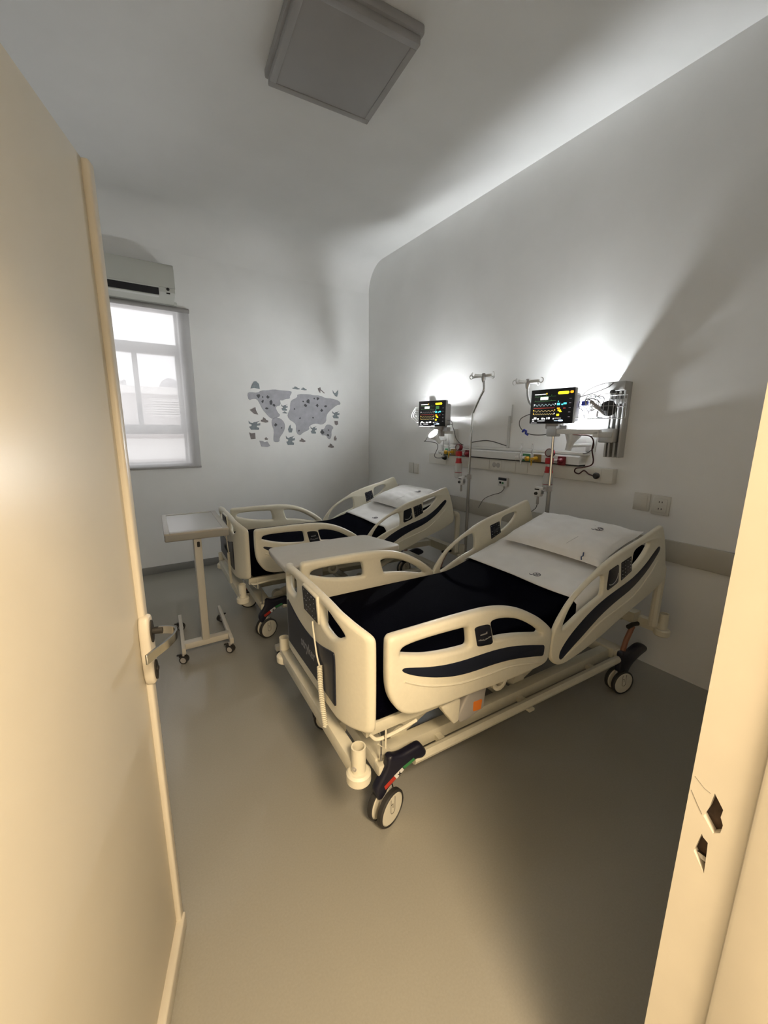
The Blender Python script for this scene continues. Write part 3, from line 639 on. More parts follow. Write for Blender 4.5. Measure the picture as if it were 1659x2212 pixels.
for yy in (1.53, 2.12, 2.24, 2.385, 2.52, 2.93, 3.08):
    s_ = MB().box(HX-.066, HX-.060, yy-.055, yy+.055, 1.158, 1.240, .002).build('module', 'ivory_plastic', tk)
    if yy in (2.385,):
        for q in (-.022, .022): MB().lathe([(0, 0), (.019, 0), (.021, .002), (.017, .004), (0, .0035)], (HX-.066, yy+q, 1.20), (-1, 0, 0)).build('socket', 'grey_plastic', s_)
def flowmeter(y, colr, label, knob):
    t = thing('gas_outlet', label, 'gas outlet', (HX-.085, y, 1.285), group='gas outlets on the panel')
    MB().box(-.008, 0, -.034, .034, -.030, .030, .004).build('outlet_plate', 'brass_dark' if colr == 'brass' else colr, t)
    MB().lathe([(0, 0), (.014, 0), (.014, .02), (.009, .026), (.009, .05), (0, .05)], (-.008, .005, .0), (-1, 0, 0)).build('connector', knob, t)
    MB().lathe([(0, 0), (.018, 0), (.019, .02), (.012, .028), (0, .028)], (-.045, .048, -.004), (-.8, .5, 0)).build('valve_knob', knob, t)
    MB().cyl((-.045, .030, -.002), (-.045, .0, 0), .007, 10).build('valve_body', knob, t)
    MB().lathe([(0, 0), (.009, 0), (.009, .03), (.005, .035), (.004, .105), (0, .107)], (-.045, .02, .005), (0, 0, 1), 14).build('flow_tube', 'tube_clear', t)
    MB().lathe([(0, 0), (.010, 0), (.006, .02), (.0035, .045), (0, .045)], (-.045, .02, -.01), (0, 0, -1), 14).build('outlet_nozzle', knob, t)
flowmeter(2.985, 'green', 'green gas outlet beneath the lit lamp of the farther bed', 'white'); flowmeter(2.90, 'brass', 'yellow gas outlet right of the far green one', 'brass')
flowmeter(2.065, 'green', 'green gas outlet below the nearer monitor', 'white'); flowmeter(1.965, 'brass', 'yellow brass gas outlet right of the near green one', 'brass')
def suction(y, label):
    t = thing('suction_regulator', label, 'suction regulator', (HX-.085, y, 1.28), group='red suction regulators')
    MB().box(-.012, 0, -.10, -.035, -.032, .032, .006).build('outlet_plate', 'maroon', t)
    MB().lathe([(0, 0), (.020, 0), (.018, .02), (.010, .03), (0, .03)], (-.012, -.065, 0), (-1, 0, 0)).build('outlet_knob', 'maroon', t)
    MB().box(-.075, -.03, -.022, .022, -.025, .02, .006).build('body', 'maroon_red', t)
    MB().cyl((-.03, .0, 0), (0, -.05, 0), .010, 10).build('connector', 'white', t)
    MB().lathe([(0, 0), (.030, 0), (.031, .035), (.027, .04), (.026, .034), (0, .034)], (-.035, 0, .052), (-1, .0, .15), 22).build('gauge', 'maroon', t)
    MB().lathe([(0, 0), (.024, 0), (.024, .001), (0, .001)], (-.0695, 0, .0572), (-1, 0, .15), 20).build('gauge_dial', 'grey_plastic', t)
    MB().cyl((-.05, 0, -.02), (-.05, 0, -.05), .012, 10).build('neck', 'white', t)
    MB().lathe([(0, 0), (.024, 0), (.026, -.03), (.030, -.036), (.030, -.045), (0, -.045)], (-.05, 0, -.045), (0, 0, 1), 20).build('jar_lid', 'maroon_red', t)
    MB().lathe([(.0, -.0), (.030, 0), (.034, -.02), (.034, -.13), (.028, -.14), (0, -.14)], (-.05, 0, -.09), (0, 0, 1), 20).build('jar', 'bag_clear', t)
    MB().lathe([(.0345, 0), (.0345, -.006)], (-.05, 0, -.172), (0, 0, 1), 20).build('level_mark', 'maroon', t)
suction(2.775, 'red suction regulator with gauge beside the far drip pole'); suction(1.825, 'red suction regulator with gauge behind the near drip pole')
# wall sockets
def wall_plate(y0, y1, z0, z1, label, holes, grp=None):
    t = thing('wall_socket', label, 'socket', (HX, (y0+y1)/2, (z0+z1)/2), group=grp)
    w, h_ = (y1-y0)/2, (z1-z0)/2
    MB().box(-.012, -.0005, -w, w, -h_, h_, .003).build('plate', 'ivory_plastic', t)
    MB().box(-.0145, -.011, -w*.72, w*.72, -h_*.72, h_*.72, .002).build('insert', 'ivory_plastic', t)
    if holes:
        for zz in (-h_*.36, h_*.36):
            for q in (-.008, .008): MB().box(-.0152, -.0144, q-.002, q+.002, zz-.005, zz+.005).build('slot', 'dark', t)
wall_plate(1.178, 1.275, 1.0, 1.112, 'blank beige wall plate left of the near socket', False); wall_plate(1.066, 1.165, .99, 1.108, 'beige wall socket with dark slots right of the blank plate', True)
wall_plate(3.635, 3.72, 1.01, 1.125, 'left beige wall plate above the farther pillow', False); wall_plate(3.54, 3.625, 1.005, 1.12, 'right beige wall plate above the farther pillow', False)
# cable duct, call box and nurse call handsets
struct(MB().box(HX-.014, HX-.0005, 2.313, 2.335, 1.345, 1.61, .002).build('trim_3', 'duct')); struct(MB().box(HX-.008, HX-.0005, 2.30, 2.312, 1.55, 1.70, .002).build('trim_4', 'duct'))
def handset(x, y, z, label, navy=True):
    t = thing('nurse_call_handset', label, 'handset', (x, y, z), group='nurse call handsets')
    MB().box(-.03, -.0005, -.05, .05, -.04, .035, .006).build('body', 'white_plastic', t)
    MB().box(-.0325, -.029, -.044, .044, .010, .032, .001).build('top_label', 'navy', t)
    MB().box(-.0325, -.029, .012, .032, -.02, -.002, .001).build('button', 'dark', t); MB().box(-.0325, -.029, -.015, .005, -.02, -.004, .001).build('button', 'green', t)
    MB().lathe([(0, 0), (.008, 0), (.006, -.02), (0, -.02)], (-.015, -.01, -.04)).build('cord_boot', 'grey_plastic', t)
handset(HX, 2.338, 1.06, 'white nurse call handset with navy label on the wall')
def clamp_unit(x, y, z, label):
    t = thing('pole_clamp', label, 'clamp', (x, y, z), group='white clamps beside the drip poles')
    MB().box(-.02, .02, .0, .05, -.035, .035, .008).build('body', 'white_plastic', t)
    MB().lathe([(0, 0), (.012, 0), (.010, .012), (0, .012)], (-.02, .03, -.012), (-1, 0, 0)).build('knob', 'dark', t); MB().box(-.023, -.019, .008, .044, .014, .022).build('slot', 'dark', t)
    MB().box(-.010, .010, -.012, .004, -.015, .015, .003).build('jaw', 'steel', t); MB().lathe([(0, -.04), (.008, -.035), (.010, -.09), (0, -.10)], (0, .028, 0)).build('cord_boot', 'grey_plastic', t)
clamp_unit(2.525, 2.595, 1.05, 'white clamp beside the far drip pole, under the red jar'); clamp_unit(2.515, 1.79, 1.06, 'white clamp beside the near drip pole, above the nearer pillow')

# drip poles
def iv_pole(base, top_pts, hook_c, hook_y0, hook_y1, label, zc):
    t = thing('iv_pole', label, 'drip pole', (base[0], base[1], 0), group='chrome drip poles')
    off = Vector((base[0], base[1], 0))
    b = MB(); b.tube([Vector((base[0], base[1], z))-off for z in (.004, zc)], .0135, 12); b.build('outer_tube', 'steel', t)
    b = MB(); b.lathe([(.0136, -.02), (.021, -.018), (.021, .018), (.010, .022)], (0, 0, zc)); b.box(-.01, .01, .016, .045, zc-.008, zc+.008, .003); b.build('collar', 'grey_plastic', t)
    b = MB(); b.tube([Vector(p)-off for p in spl([(base[0], base[1], zc)]+top_pts, 6)], .009, 10); b.build('inner_tube', 'chrome', t)
    hc = Vector(hook_c)-off
    b = MB(); b.lathe([(.010, -.05), (.016, -.03), (.020, 0), (.012, .02), (0, .022)], hc); b.build('hook_hub', 'steel', t)
    for yy in (hook_y0, hook_y1):
        d = 1 if yy > hook_c[1] else -1; L = abs(yy-hook_c[1])-.03
        b = MB(); b.box(-.004, .004, min(0, d*L), max(0, d*L), -.010, .010, .003, 2, Matrix.Translation(hc))
        c0 = hc+Vector((0, d*(L+.014), .004)); b.tube([c0+Vector((0, d*.018*math.cos(a), .018*math.sin(a))) for a in (math.radians(200+q*26) for q in range(11))], .0038, 8); b.build('hook', 'white_plastic', t)
    for k in (-1, 1):
        b = MB(); b.box(0, k*.10 if k > 0 else 0, -.0035, .0035, -.008, .008) if k > 0 else b.box(-.10, 0, -.0035, .0035, -.008, .008)
        b.bm.transform(Matrix.Translation(hc)); b.tube([hc+Vector((k*(.10+.016-.016*math.cos(a)), 0, .016*math.sin(a))) for a in (math.radians(0-q*24) for q in range(11))], .0036, 8); b.build('hook', 'white_plastic', t)
    b = MB(); b.lathe([(0, 0), (.045, 0), (.045, .006), (.02, .014), (.0136, .03)], (0, 0, 0)); b.build('foot', 'steel', t)
iv_pole((2.545, 2.552), [(2.545, 2.552, 1.35), (2.545, 2.545, 1.60), (2.545, 2.535, 1.65), (2.545, 2.47, 1.76), (2.545, 2.437, 1.81), (2.545, 2.437, 1.86), (2.545, 2.445, 1.915)], (2.545, 2.445, 1.925), 2.60, 2.33, 'tall chrome drip pole between the beds, left of the near monitor', 1.09)
iv_pole((2.535, 1.745), [(2.535, 1.75, 1.40), (2.535, 1.757, 1.50), (2.55, 1.80, 1.58), (2.56, 1.93, 1.655), (2.56, 1.985, 1.69), (2.56, 2.01, 1.75), (2.56, 2.017, 1.82)], (2.56, 2.018, 1.842), 2.155, 1.89, 'chrome drip pole behind the near monitor', 1.09)

# ---------------------------------------------------------------- patient monitors
def monitor(loc, rz, w, h_, label, full):
    t = thing('patient_monitor', label, 'monitor', loc, rz, 'lit patient monitors')
    # local: face looks to -x, y to the left seen from the front
    b = MB(); b.box(0, .035, -w/2, w/2, -h_/2, h_/2, .010, 2); b.box(.030, .105, -w/2+.018, w/2-.018, -h_/2+.008, h_/2-.03, .016, 2); b.build('shell', 'monitor_shell', t)
    sc = MB().box(-.004, .004, -w/2+.001, w/2-.001, -h_/2+.002, h_/2-.002, .0035, 2).build('screen', 'bezel', t)
    P = lambda s, q: (w/2-s*w, h_/2-q*h_)          # 0..1 from top left -> local y, z
    def bar(name, m_, s0, q0, s1, q1, r=0, d=.0006):
        (ya, za), (yb, zb) = P(s0, q0), P(s1, q1); MB().box(-.0052-d, -.0038, yb, ya, zb, za, 0).build(name, m_, sc) if not r else plate(name, m_, sc, [[(yb, zb), (yb, za), (ya, za), (ya, zb)]], .0014, 0, lambda a, c, tt: (-.0048-d+tt, a, c), it=2)
    def wave(name, m_, s0, s1, q, amp, n, kind, rad=.0009):
        pts = []
        for i in range(n*8+1):
            ph = (i % 8)/8; s = s0+(s1-s0)*i/(n*8)
            y = {'pleth': max(0, math.sin(ph*math.pi))**1.3*(1-ph*.4), 'ecg': (1 if i % 8 == 3 and i % 16 == 3 else .05*random.random()), 'flat': .15*random.random(), 'resp': .5+.5*math.sin(ph*2*math.pi)}[kind]
            yy, zz = P(s, q); pts.append((-.0052, yy, zz+amp*y*h_))
        MB().tube(pts, rad, 4).build(name, m_, sc)
    bar('title_line', 'e_white', .10, .135, .36, .155); bar('title_icon', 'e_amber', .37, .115, .395, .155)
    bar('message_box', 'e_box', .24, .225, .42, .305); bar('alarm_bar', 'e_yellow', .64, .10, .88, .175, 1)
    if full: bar('alarm_bell', 'e_orange', .905, .095, .975, .165, 1)
    wave('ecg_trace', 'e_green', .10, .60, .215, .05, 8, 'ecg', .0008); wave('ecg_trace', 'e_green', .10, .60, .345, .03, 8, 'ecg', .0008)
    wave('pleth_trace', 'e_pale' if full else 'e_grey', .09, .585, .49, .07, 6, 'pleth'); wave('pressure_trace', 'e_red', .09, .585, .545, .01, 6, 'flat', .0014)
    wave('resp_trace', 'e_wave', .09, .58, .655, .055, 6, 'pleth'); wave('gas_trace', 'e_wave', .085, .58, .735, .03, 9, 'resp')
    for s, q, m_ in ((.09, .425, 'e_white'), (.59, .42, 'e_white'), (.085, .59, 'e_amber'), (.585, .59, 'e_amber'), (.085, .69, 'e_amber'), (.58, .69, 'e_white')): bar('axis_mark', m_, s, q, s+.018, q+.03)
    bar('saturation_readout', 'e_cyan', .64, .415, .70, .475); bar('saturation_readout', 'e_cyan', .735, .44, .77, .475); bar('saturation_readout', 'e_cyan', .78, .415, .845, .46)
    bar('pulse_readout', 'e_cyan', .655, .355, .665, .385)
    bar('pressure_readout', 'e_orange', .645, .545, .705, .58); bar('pressure_readout', 'e_yellow', .665, .60, .73, .635); bar('pressure_readout', 'e_yellow', .70, .64, .75, .67); bar('pressure_readout', 'e_red', .78, .555, .83, .575)
    bar('resp_readout', 'e_yellow', .645, .72, .70, .775)
    for i, (s, wd, hg) in enumerate(((.075, .03, .03), (.115, .06, .075), (.20, .035, .05), (.30, .05, .06), (.365, .02, .05), (.42, .015, .07), (.455, .04, .075), (.57, .02, .05))): bar('menu_icon', 'e_white', s, .885-hg, s+wd, .885-hg*.25)
    bar('menu_text', 'e_white', .075, .905, .125, .925); bar('menu_text', 'e_white', .21, .905, .38, .922); bar('menu_button', 'e_ice', .69, .885, .80, .93, 1); bar('menu_text', 'e_ice', .60, .905, .68, .922)
    bar('menu_text', 'e_grey', .61, .825, .75, .86); bar('bezel_print', 'e_grey', .05, .955, .19, .985)
    for q in (.30, .42, .55, .67, .80): bar('side_key', 'e_grey', .90, q, .94, q+.012)
    if not full: bar('rate_readout', 'e_green', .66, .225, .78, .335)
    return t
mon1 = monitor((2.50, 3.035, 1.641), math.radians(8.6), .335, .236, 'lit patient monitor above the farther bed', False)
mon2 = monitor((2.485, 1.752, 1.655), math.radians(0), .332, .232, 'larger looking lit patient monitor above the nearer bed', True)
def stem(t, zl, y): 
    MB().box(.02, .10, y-.05, y+.05, -.15, -.112, .006).build('mount_shoe', 'grey_plastic', t); MB().box(.04, .09, y-.10, y-.045, -.165, -.125, .004).build('mount_clamp', 'steel', t)
stem(mon2, 0, .0); stem(mon1, 0, -.06)
for t, y in ((mon2, .166), (mon1, .166)):
    for z in (-.02, -.045, -.06): MB().cyl((.05, y-.01, z), (.05, y+.022, z), .008 if z > -.05 else .010, 10).build('lead_plug', 'grey_plastic', t)

# rail mounts and arms
mc = thing('monitor_wall_rail', 'grey aluminium wall rail with swing arm right of the near monitor', 'wall mount', (HX, 1.425, 0))
b = MB(); b.box(-.03, -.0005, -.050, .050, 1.325, 1.80, .003)
for y in (-.050, -.022, .012, .036): b.box(-.07, -.028, y, y+.013, 1.325, 1.80, .002)
b.build('rail_profile', 'aluminium', mc)
MB().box(-.10, -.03, -.055, .055, 1.745, 1.80, .004).build('top_block', 'aluminium', mc)
MB().lathe([(0, 0), (.014, 0), (.014, .02), (0, .022)], (-.10, .012, 1.735), (-1, 0, .0)).build('knob', 'dark', mc)
MB().box(-.12, -.028, -.028, .068, 1.42, 1.51, .006).build('carriage', 'aluminium', mc)
b = MB(); b.box(-.275, -.235, -.02, .34, 1.472, 1.505, .008); b.box(-.275, -.09, -.02, .02, 1.455, 1.49, .006); b.build('swing_arm', 'white_plastic', mc)
MB().box(-.285, -.225, .27, .345, 1.455, 1.525, .008).build('arm_joint', 'aluminium', mc)
m1m = thing('monitor_wall_bracket', 'white wall bracket carrying the farther monitor', 'wall mount', (HX, 2.98, 0))
MB().box(-.045, -.0005, .275, .345, 1.50, 1.735, .003).build('rail_profile', 'aluminium', m1m); MB().box(-.11, -.09, -.02, .36, 1.53, 1.56, .004).build('swing_arm', 'white_plastic', m1m)  # unseen rail behind the monitor, shaped to block lamp light on the wall
MB().box(-.05, -.0005, -.04, .04, 1.36, 1.50, .006).build('wall_plate', 'white_plastic', m1m); MB().box(-.20, -.045, -.02, .02, 1.455, 1.485, .006).build('arm', 'white_plastic', m1m); MB().box(-.215, -.165, -.03, .02, 1.43, 1.505, .005).build('arm_joint', 'grey_plastic', m1m)
# wire basket and what is in it
bk = thing('wire_basket', 'chrome wire basket on the wall rail holding cables and a cuff', 'basket', (2.60, 1.49, 1.645))
X, Y, Z = .075, .135, .072
b = MB()
for z in (-Z, 0, Z): b.tube([(-X, -Y, z), (X, -Y, z), (X, Y, z), (-X, Y, z)], .0022, 6, closed=True)
b.build('hoop_wires', 'steel', bk)
b = MB()
for k in range(10):
    y = -Y+2*Y*k/9
    b.tube([(-X, y, Z), (-X, y, -Z), (X, y, -Z), (X, y, Z)], .0016, 5)
for k in range(1, 5):
    x = -X+2*X*k/5
    b.tube([(x, -Y, Z), (x, -Y, -Z), (x, Y, -Z), (x, Y, Z)], .0016, 5)
b.build('basket_wires', 'steel', bk)
MB().box(.075, .0905, -.13, -.02, .02, .05, .003).build('hanger', 'aluminium', bk)
cu = thing('pressure_cuff', 'dark rolled blood pressure cuff in the wire basket', 'cuff', (2.585, 1.415, 1.632))
b = MB(); b.lathe([(0, -.035), (.030, -.035), (.042, -.022), (.044, .0), (.040, .028), (.028, .036), (0, .036)], (0, 0, 0), (-.8, -.2, .6), 20); b.build('roll', 'cuff', cu)
b = MB(); b.tube(spl([(-.02, .03, .0), (-.035, .05, -.02), (-.02, .055, -.05), (0, .03, -.058)], 5), .004, 6); b.build('air_hose', 'cable', cu)
def cable(name, pts, r, m_, label, n=8, grp=None): return tag(MB().tube(spl(pts, n), r, 7).build(name, m_, ang=60), label, 'cable', grp)
rr = random.Random(12)
for k in range(9):
    y0 = 1.50+rr.random()*.09; z0 = 1.60+rr.random()*.09; pts = []
    R1 = .03+rr.random()*.035
    for i in range(9): a = i/8*2*math.pi*1.1+k; pts.append((2.575+.03*math.sin(a*.7+k), y0+R1*math.cos(a)*1.0, z0+R1*.75*math.sin(a)))
    cable('monitor_lead', pts, .0026, 'cable_grey' if k % 3 else 'cable', 'coiled grey monitor lead in the wire basket', 4, 'leads in the basket')
tag(MB().box(2.56, 2.585, 1.545, 1.585, 1.655, 1.685, .005).build('lead_clip', 'blue_clip'), 'small blue lead clip among the basket cables', 'clip')
for k in range(2): tag(MB().cyl((2.55, 1.52-k*.03, 1.68-k*.03), (2.57, 1.46-k*.03, 1.63-k*.03), .011, 10).build('lead_connector', 'grey_plastic'), ('grey lead connector lying upper left of the cuff in the basket', 'grey lead connector touching the dark cuff in the basket')[k], 'connector')
cable('monitor_lead', [(2.56, 1.60, 1.71), (2.60, 1.53, 1.735), (2.64, 1.47, 1.765), (2.66, 1.445, 1.79)], .003, 'cable', 'grey lead rising from the basket to the rail top')
cable('monitor_lead', [(2.56, 1.59, 1.715), (2.60, 1.56, 1.76), (2.64, 1.50, 1.79), (2.66, 1.445, 1.795)], .0026, 'cable', 'thin grey lead looping above the basket')
# cables by the near monitor
cable('sensor_cable', [(2.53, 1.935, 1.61), (2.53, 1.98, 1.602), (2.53, 2.035, 1.575), (2.53, 2.04, 1.53), (2.53, 2.01, 1.495), (2.53, 1.96, 1.472), (2.53, 1.90, 1.462), (2.53, 1.82, 1.465), (2.53, 1.77, 1.482), (2.53, 1.735, 1.515)], .0032, 'cable', 'grey sensor cable looping left of the near monitor')
tag(MB().tube([(2.525, 2.005, 1.482), (2.525, 1.99, 1.498), (2.525, 1.972, 1.49), (2.525, 1.975, 1.47), (2.525, 1.955, 1.462)], .008, 8).build('sensor_clip', 'blue_clip'), 'blue finger sensor clipped on the looping cable', 'sensor')
cable('power_cable', [(2.56, 1.70, 1.54), (2.57, 1.73, 1.50), (2.585, 1.72, 1.478), (2.59, 1.60, 1.468), (2.60, 1.53, 1.462), (2.62, 1.51, 1.43), (2.65, 1.53, 1.37), (2.68, 1.53, 1.30), (2.685, 1.545, 1.265), (2.68, 1.60, 1.245), (2.675, 1.645, 1.235), (2.675, 1.652, 1.21), (2.675, 1.62, 1.20), (2.675, 1.585, 1.225), (2.675, 1.55, 1.205), (2.68, 1.52, 1.195)], .0045, 'cable_red', 'dark red power cable running down to the trunking')
cable('power_cable', [(2.60, 1.515, 1.462), (2.63, 1.512, 1.42), (2.66, 1.53, 1.38), (2.68, 1.58, 1.345), (2.70, 1.62, 1.338)], .003, 'cable', 'thin grey lamp cable right of the near lamp')
tag(MB().lathe([(0, 0), (.020, 0), (.022, .015), (.014, .028), (0, .03)], (HX-.067, 1.50, 1.197), (-1, 0, 0)).build('power_plug', 'dark'), 'round dark power plug at the right end of the trunking', 'plug')
# cables by the far monitor
cable('power_cable', [(2.60, 3.21, 1.42), (2.60, 3.24, 1.385), (2.60, 3.26, 1.375), (2.62, 3.19, 1.372), (2.64, 3.12, 1.36), (2.66, 3.12, 1.32), (2.68, 3.17, 1.27), (2.68, 3.19, 1.235), (2.68, 3.17, 1.215), (2.68, 3.12, 1.213), (2.68, 3.05, 1.222)], .0035, 'cable', 'grey power cable under the far lit lamp')
tag(MB().lathe([(0, 0), (.020, 0), (.022, .014), (.012, .04), (0, .042)], (HX-.067, 3.03, 1.222), (-1, .3, 0)).build('power_plug', 'dark'), 'dark power plug at the left end of the trunking', 'plug')
cable('sensor_cable', [(2.57, 2.90, 1.575), (2.58, 2.86, 1.572), (2.58, 2.835, 1.555), (2.58, 2.83, 1.53), (2.59, 2.815, 1.48), (2.60, 2.80, 1.42), (2.62, 2.77, 1.375), (2.66, 2.76, 1.355)], .0030, 'cable', 'grey cable dropping from the far monitor to the gauge')
cable('sensor_cable', [(2.56, 2.98, 1.515), (2.57, 2.93, 1.53), (2.57, 2.88, 1.537), (2.58, 2.835, 1.54)], .0026, 'cable', 'short grey cable below the far monitor')
for k in range(5):
    a = k*.35
    cable('monitor_lead', [(2.53, 3.19, 1.68-.02*k), (2.54, 3.32+.01*k, 1.715-.02*k), (2.54, 3.385-.02*k, 1.67-.012*k), (2.54, 3.40-.03*k, 1.61+.004*k), (2.54, 3.30-.01*k, 1.565+.012*k), (2.54, 3.20, 1.60+.01*k)], .0036, 'cable_white', 'white monitor lead looped left of the far monitor', 5, 'leads at the far monitor')
cable('wall_cable', [(HX-.006, 2.745, 1.38), (HX-.006, 2.6, 1.40), (HX-.006, 2.5, 1.395), (HX-.006, 2.40, 1.375), (HX-.006, 2.325, 1.36)], .004, 'cable', 'grey cable along the wall above the gas panel')
cable('call_cord', [(HX-.015, 2.325, 1.0), (HX-.02, 2.36, .96), (HX-.03, 2.45, .925), (HX-.05, 2.52, .88), (HX-.08, 2.55, .80)], .0028, 'cable', 'thin call cord hanging below the wall handset')
cable('call_cord', [(2.515, 1.818, .965), (2.51, 1.83, .93), (2.49, 1.88, .885), (2.45, 1.93, .86), (2.42, 1.99, .80)], .0028, 'cable', 'thin call cord hanging by the near drip pole')

# ---------------------------------------------------------------- wall lamps (lit)
def lamp(loc, axis, label, wall_pt, bulb, out=0):
    t = thing('wall_lamp', label, 'lamp', loc, group='lit wall lamps')
    ax = Vector(axis).normalized()
    b = MB(); b.lathe([(0, -.115), (.020, -.112), (.023, -.06), (.030, -.045), (.050, -.010), (.055, .012), (.052, .012), (.046, -.010), (.027, -.042), (0, -.05)], (0, 0, 0), ax, 24); b.build('shade', 'white_plastic', t)
    b = MB(); b.lathe([(0, -.040), (.024, -.038), (.040, -.014), (.0405, -.012), (.034, -.012+out*.55), (.02, -.008+out*.9), (0, -.006+out)], (0, 0, 0), ax, 24); b.build('bulb', bulb, t)
    w = Vector(wall_pt)-Vector(loc); e = ax*-.08
    b = MB(); b.tube(spl([e, e*.6+w*.4, w], 5), .012, 8); b.box(w.x-.012, w.x, w.y-.035, w.y+.035, w.z-.05, w.z+.05, .004); b.build('wall_mount', 'white_plastic', t)
    return t
lamp((2.60, 3.115, 1.445), (-.70, .0, .68), 'blinding white wall lamp under the far monitor', (HX-.001, 3.10, 1.40), 'bulb_far', .032)
lamp((2.63, 1.665, 1.468), (.14, -.15, 1), 'white cup wall lamp behind the near monitor arm', (HX-.001, 1.60, 1.40), 'bulb_near')

# ---------------------------------------------------------------- world map wall stickers on the window wall
mp = thing('world_map_sticker', 'grey watercolour world map sticker on the window wall', 'wall sticker', (1.79, BY, 1.63))
def WF(t0): return lambda a, z, t: (a-1.79, -t0-t, z-1.63)
nam = [(1.223, 1.862), (1.254, 1.877), (1.337, 1.872), (1.376, 1.9), (1.439, 1.903), (1.518, 1.919), (1.598, 1.912), (1.722, 1.911), (1.725, 1.891), (1.698, 1.851), (1.706, 1.829), (1.643, 1.822), (1.61, 1.801), (1.582, 1.812), (1.591, 1.75), (1.525, 1.733), (1.547, 1.672), (1.586, 1.634), (1.507, 1.601), (1.471, 1.601), (1.425, 1.646), (1.381, 1.698), (1.353, 1.757), (1.325, 1.808), (1.28, 1.81), (1.234, 1.789)]
sam = [(a, z-.010) for a, z in [(1.479, 1.601), (1.52, 1.625), (1.585, 1.611), (1.624, 1.564), (1.63, 1.517), (1.611, 1.462), (1.558, 1.398), (1.556, 1.347), (1.49, 1.347), (1.488, 1.391), (1.501, 1.477), (1.476, 1.547)]]
eur = [(1.792, 1.883), (1.952, 1.887), (1.987, 1.877), (2.077, 1.881), (2.149, 1.852), (2.233, 1.852), (2.337, 1.827), (2.355, 1.786), (2.298, 1.78), (2.192, 1.698), (2.154, 1.647), (2.152, 1.572), (2.095, 1.538), (2.023, 1.554), (1.968, 1.545), (1.922, 1.512), (1.93, 1.479), (1.849, 1.446), (1.813, 1.413), (1.779, 1.426), (1.763, 1.47), (1.766, 1.534), (1.741, 1.562), (1.692, 1.589), (1.664, 1.628), (1.678, 1.675), (1.701, 1.707), (1.703, 1.762), (1.717, 1.81), (1.795, 1.844)]
oce = [(2.08, 1.488), (2.122, 1.48), (2.151, 1.539), (2.207, 1.539), (2.254, 1.506), (2.22, 1.472), (2.219, 1.395), (2.194, 1.361), (2.166, 1.379), (2.148, 1.413), (2.078, 1.413)]
def grow(p, k):
    cx = sum(a for a, _ in p)/len(p); cz = sum(z for _, z in p)/len(p); return [(cx+(a-cx)*k, cz+(z-cz)*k) for a, z in p]
for lp in (nam, sam, eur, oce):
    lp = chaikin(lp, 1)
    b = MB(); b.add(plate_bm([lp], .0012, 0, lambda a, z, t: WF(0)(a, z, t+.001), it=0)); c = b.build('continent', 'decal_light', mp, ang=0)
    b = MB(); b.tube([WF(.0016)(a, z, 0) for a, z in lp], .0011, 4, closed=True); b.build('outline', 'decal_outline', c)
marks = [(1.346, 1.842, 3), (1.388, 1.833, 1), (1.447, 1.836, 2), (1.386, 1.784, 2), (1.483, 1.777, 3), (1.51, 1.748, 2), (1.429, 1.71, 2), (1.519, 1.528, 2), (1.588, 1.497, 1), (1.862, 1.804, 1), (1.927, 1.802, 3), (1.891, 1.757, 2), (2.004, 1.842, 1), (2.049, 1.844, 2), (2.038, 1.762, 2), (2.147, 1.758, 2), (2.095, 1.711, 2), (1.816, 1.611, 1), (1.979, 1.619, 1), (1.798, 1.466, 1), (2.098, 1.45, 3), (2.182, 1.476, 1), (2.176, 1.412, 2), (1.752, 1.713, 1)]
rr = random.Random(8)
def blob(r0, n=8, jag=.5): return [((r0*(1+jag*(rr.random()*2-1)))*math.cos(2*math.pi*k/n), (r0*(1+jag*(rr.random()*2-1)))*math.sin(2*math.pi*k/n)) for k in range(n)]
for x, z, s in marks:
    b = MB(); b.prism([(x+a, z+c) for a, c in blob(.009*s**.8)], .0016, .0026, WF(0)); b.build('animal_mark', 'decal_dark', mp, ang=0)
def sticker(x, z, poly, m_, label):
    o = MB(); o.add(plate_bm([poly], .0016, 0, lambda a, c, t: (a, -.0012-t, c), it=0)); ob_ = o.build('wall_sticker', m_, ang=0); ob_.location = (x, BY, z); tag(ob_, label, 'wall sticker', 'stickers around the world map')
wh = lambda w, h_: [(-w, -h_), (-w*.2, -h_*.8), (w, -h_), (w*.9, h_*.3), (w*.3, h_), (-w*.2, h_*.9), (-w*.6, h_*.1)]
ship = lambda w, h_: [(a*w, c*h_) for a, c in ((-.65, -1), (.7, -1), (.75, -.55), (.35, -.42), (.4, -.12), (.95, -.05), (.98, .45), (.45, .30), (.5, .62), (1.0, .95), (.3, .72), (-.1, .66), (-.35, .42), (-.7, .55), (-1, .95), (-.95, .35), (-.5, .12), (-.55, -.2), (-.95, -.35))]
wide = lambda w, h_: [(-w, -h_*.6), (w*.3, -h_), (w, -h_*.8), (w, -h_*.2), (w*.5, 0), (w*.3, h_*.5), (-w*.3, h_), (-w*.5, h_*.1), (-w*.9, 0)]
tri = lambda w, h_: [(-w, h_*.2), (w*.4, h_), (w*.5, h_*.2), (w, -h_), (0, -h_*.8)]
hen = lambda w, h_: [(-w*.6, -h_), (w*.6, -h_), (w, 0), (w*.3, h_*.1), (w*.2, h_), (-w*.3, h_*.7), (-w*.9, -h_*.2)]
sticker(1.311, 1.955, wh(.05, .04), 'decal_teal', 'teal grey whale sticker at the top left of the map')
sticker(1.78, 1.951, wide(.045, .017), 'decal_teal', 'long flat boat sticker above the map, left one'); sticker(1.875, 1.946, wide(.035, .016), 'decal_teal', 'long flat boat sticker above the map, right one')
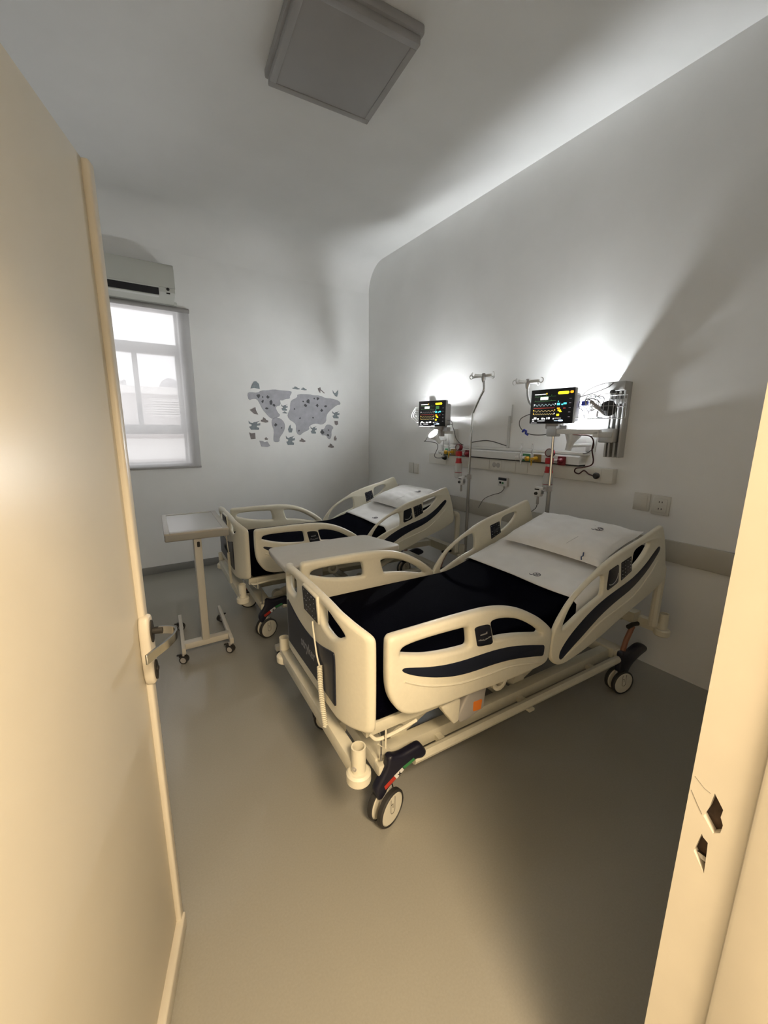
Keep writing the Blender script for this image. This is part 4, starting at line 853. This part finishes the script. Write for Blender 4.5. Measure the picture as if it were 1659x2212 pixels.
sticker(2.092, 1.942, [(-.04, .02), (-.005, .035), (.0, .01), (.05, -.03), (.04, -.035), (-.005, 0), (-.01, -.035), (-.03, -.01)], 'decal_taupe', 'taupe bird sticker above the map')
sticker(2.286, 1.92, [(-.04, .035), (-.02, 0), (0, .0), (.035, .04), (.035, .0), (.02, -.045), (-.005, -.035), (-.035, .0)], 'decal_teal', 'forked whale tail sticker at the top right of the map')
sticker(1.284, 1.68, tri(.045, .04), 'decal_taupe', 'taupe arrow shaped sticker left of the map')
sticker(1.634, 1.728, ship(.038, .036), 'decal_teal', 'teal ship sticker between the two continents'); sticker(1.636, 1.672, wide(.030, .013), 'decal_teal', 'small teal hull sticker just below the central ship')
sticker(1.395, 1.584, wide(.042, .03), 'decal_taupe', 'square taupe sticker left of the southern continent')
sticker(1.283, 1.525, ship(.065, .05), 'decal_teal', 'largest teal ship sticker at the left of the map')
sticker(1.253, 1.411, [(-.035, .035), (-.01, .025), (.03, .03), (.032, -.035), (-.02, -.04)], 'decal_taupe', 'taupe square sticker at the lower left of the map')
sticker(1.692, 1.49, hen(.03, .045), 'decal_teal', 'bell shaped grey sticker below the central gap'); sticker(1.691, 1.357, ship(.055, .055), 'decal_teal', 'teal ship sticker at the bottom middle of the map')
sticker(1.837, 1.356, wide(.038, .025), 'decal_taupe', 'taupe sticker right of the bottom middle ship'); sticker(1.985, 1.478, ship(.04, .045), 'decal_teal', 'pale teal ship sticker left of the lower right continent')
sticker(1.385, 1.325, [(-.06, .03), (-.02, .025), (0, .01), (.03, .02), (.062, -.03), (.03, -.042), (-.04, -.035)], 'decal_light', 'pale grey seal sticker at the bottom left of the map'); sticker(1.405, 1.378, hen(.022, .016), 'decal_taupe', 'small taupe sticker just above the seal sticker')
sticker(2.286, 1.663, ship(.05, .045), 'decal_teal', 'teal ship sticker at the right of the map'); sticker(2.289, 1.561, [(-.02, -.015), (0, -.028), (.025, -.015), (.022, .025), (-.025, .025)], 'decal_taupe', 'small square taupe sticker under the right ship')
sticker(2.271, 1.378, hen(.02, .03), 'decal_taupe', 'small upright taupe sticker at the lower right'); sticker(2.211, 1.284, wide(.04, .028), 'decal_taupe', 'lowest taupe sticker at the bottom right of the map')
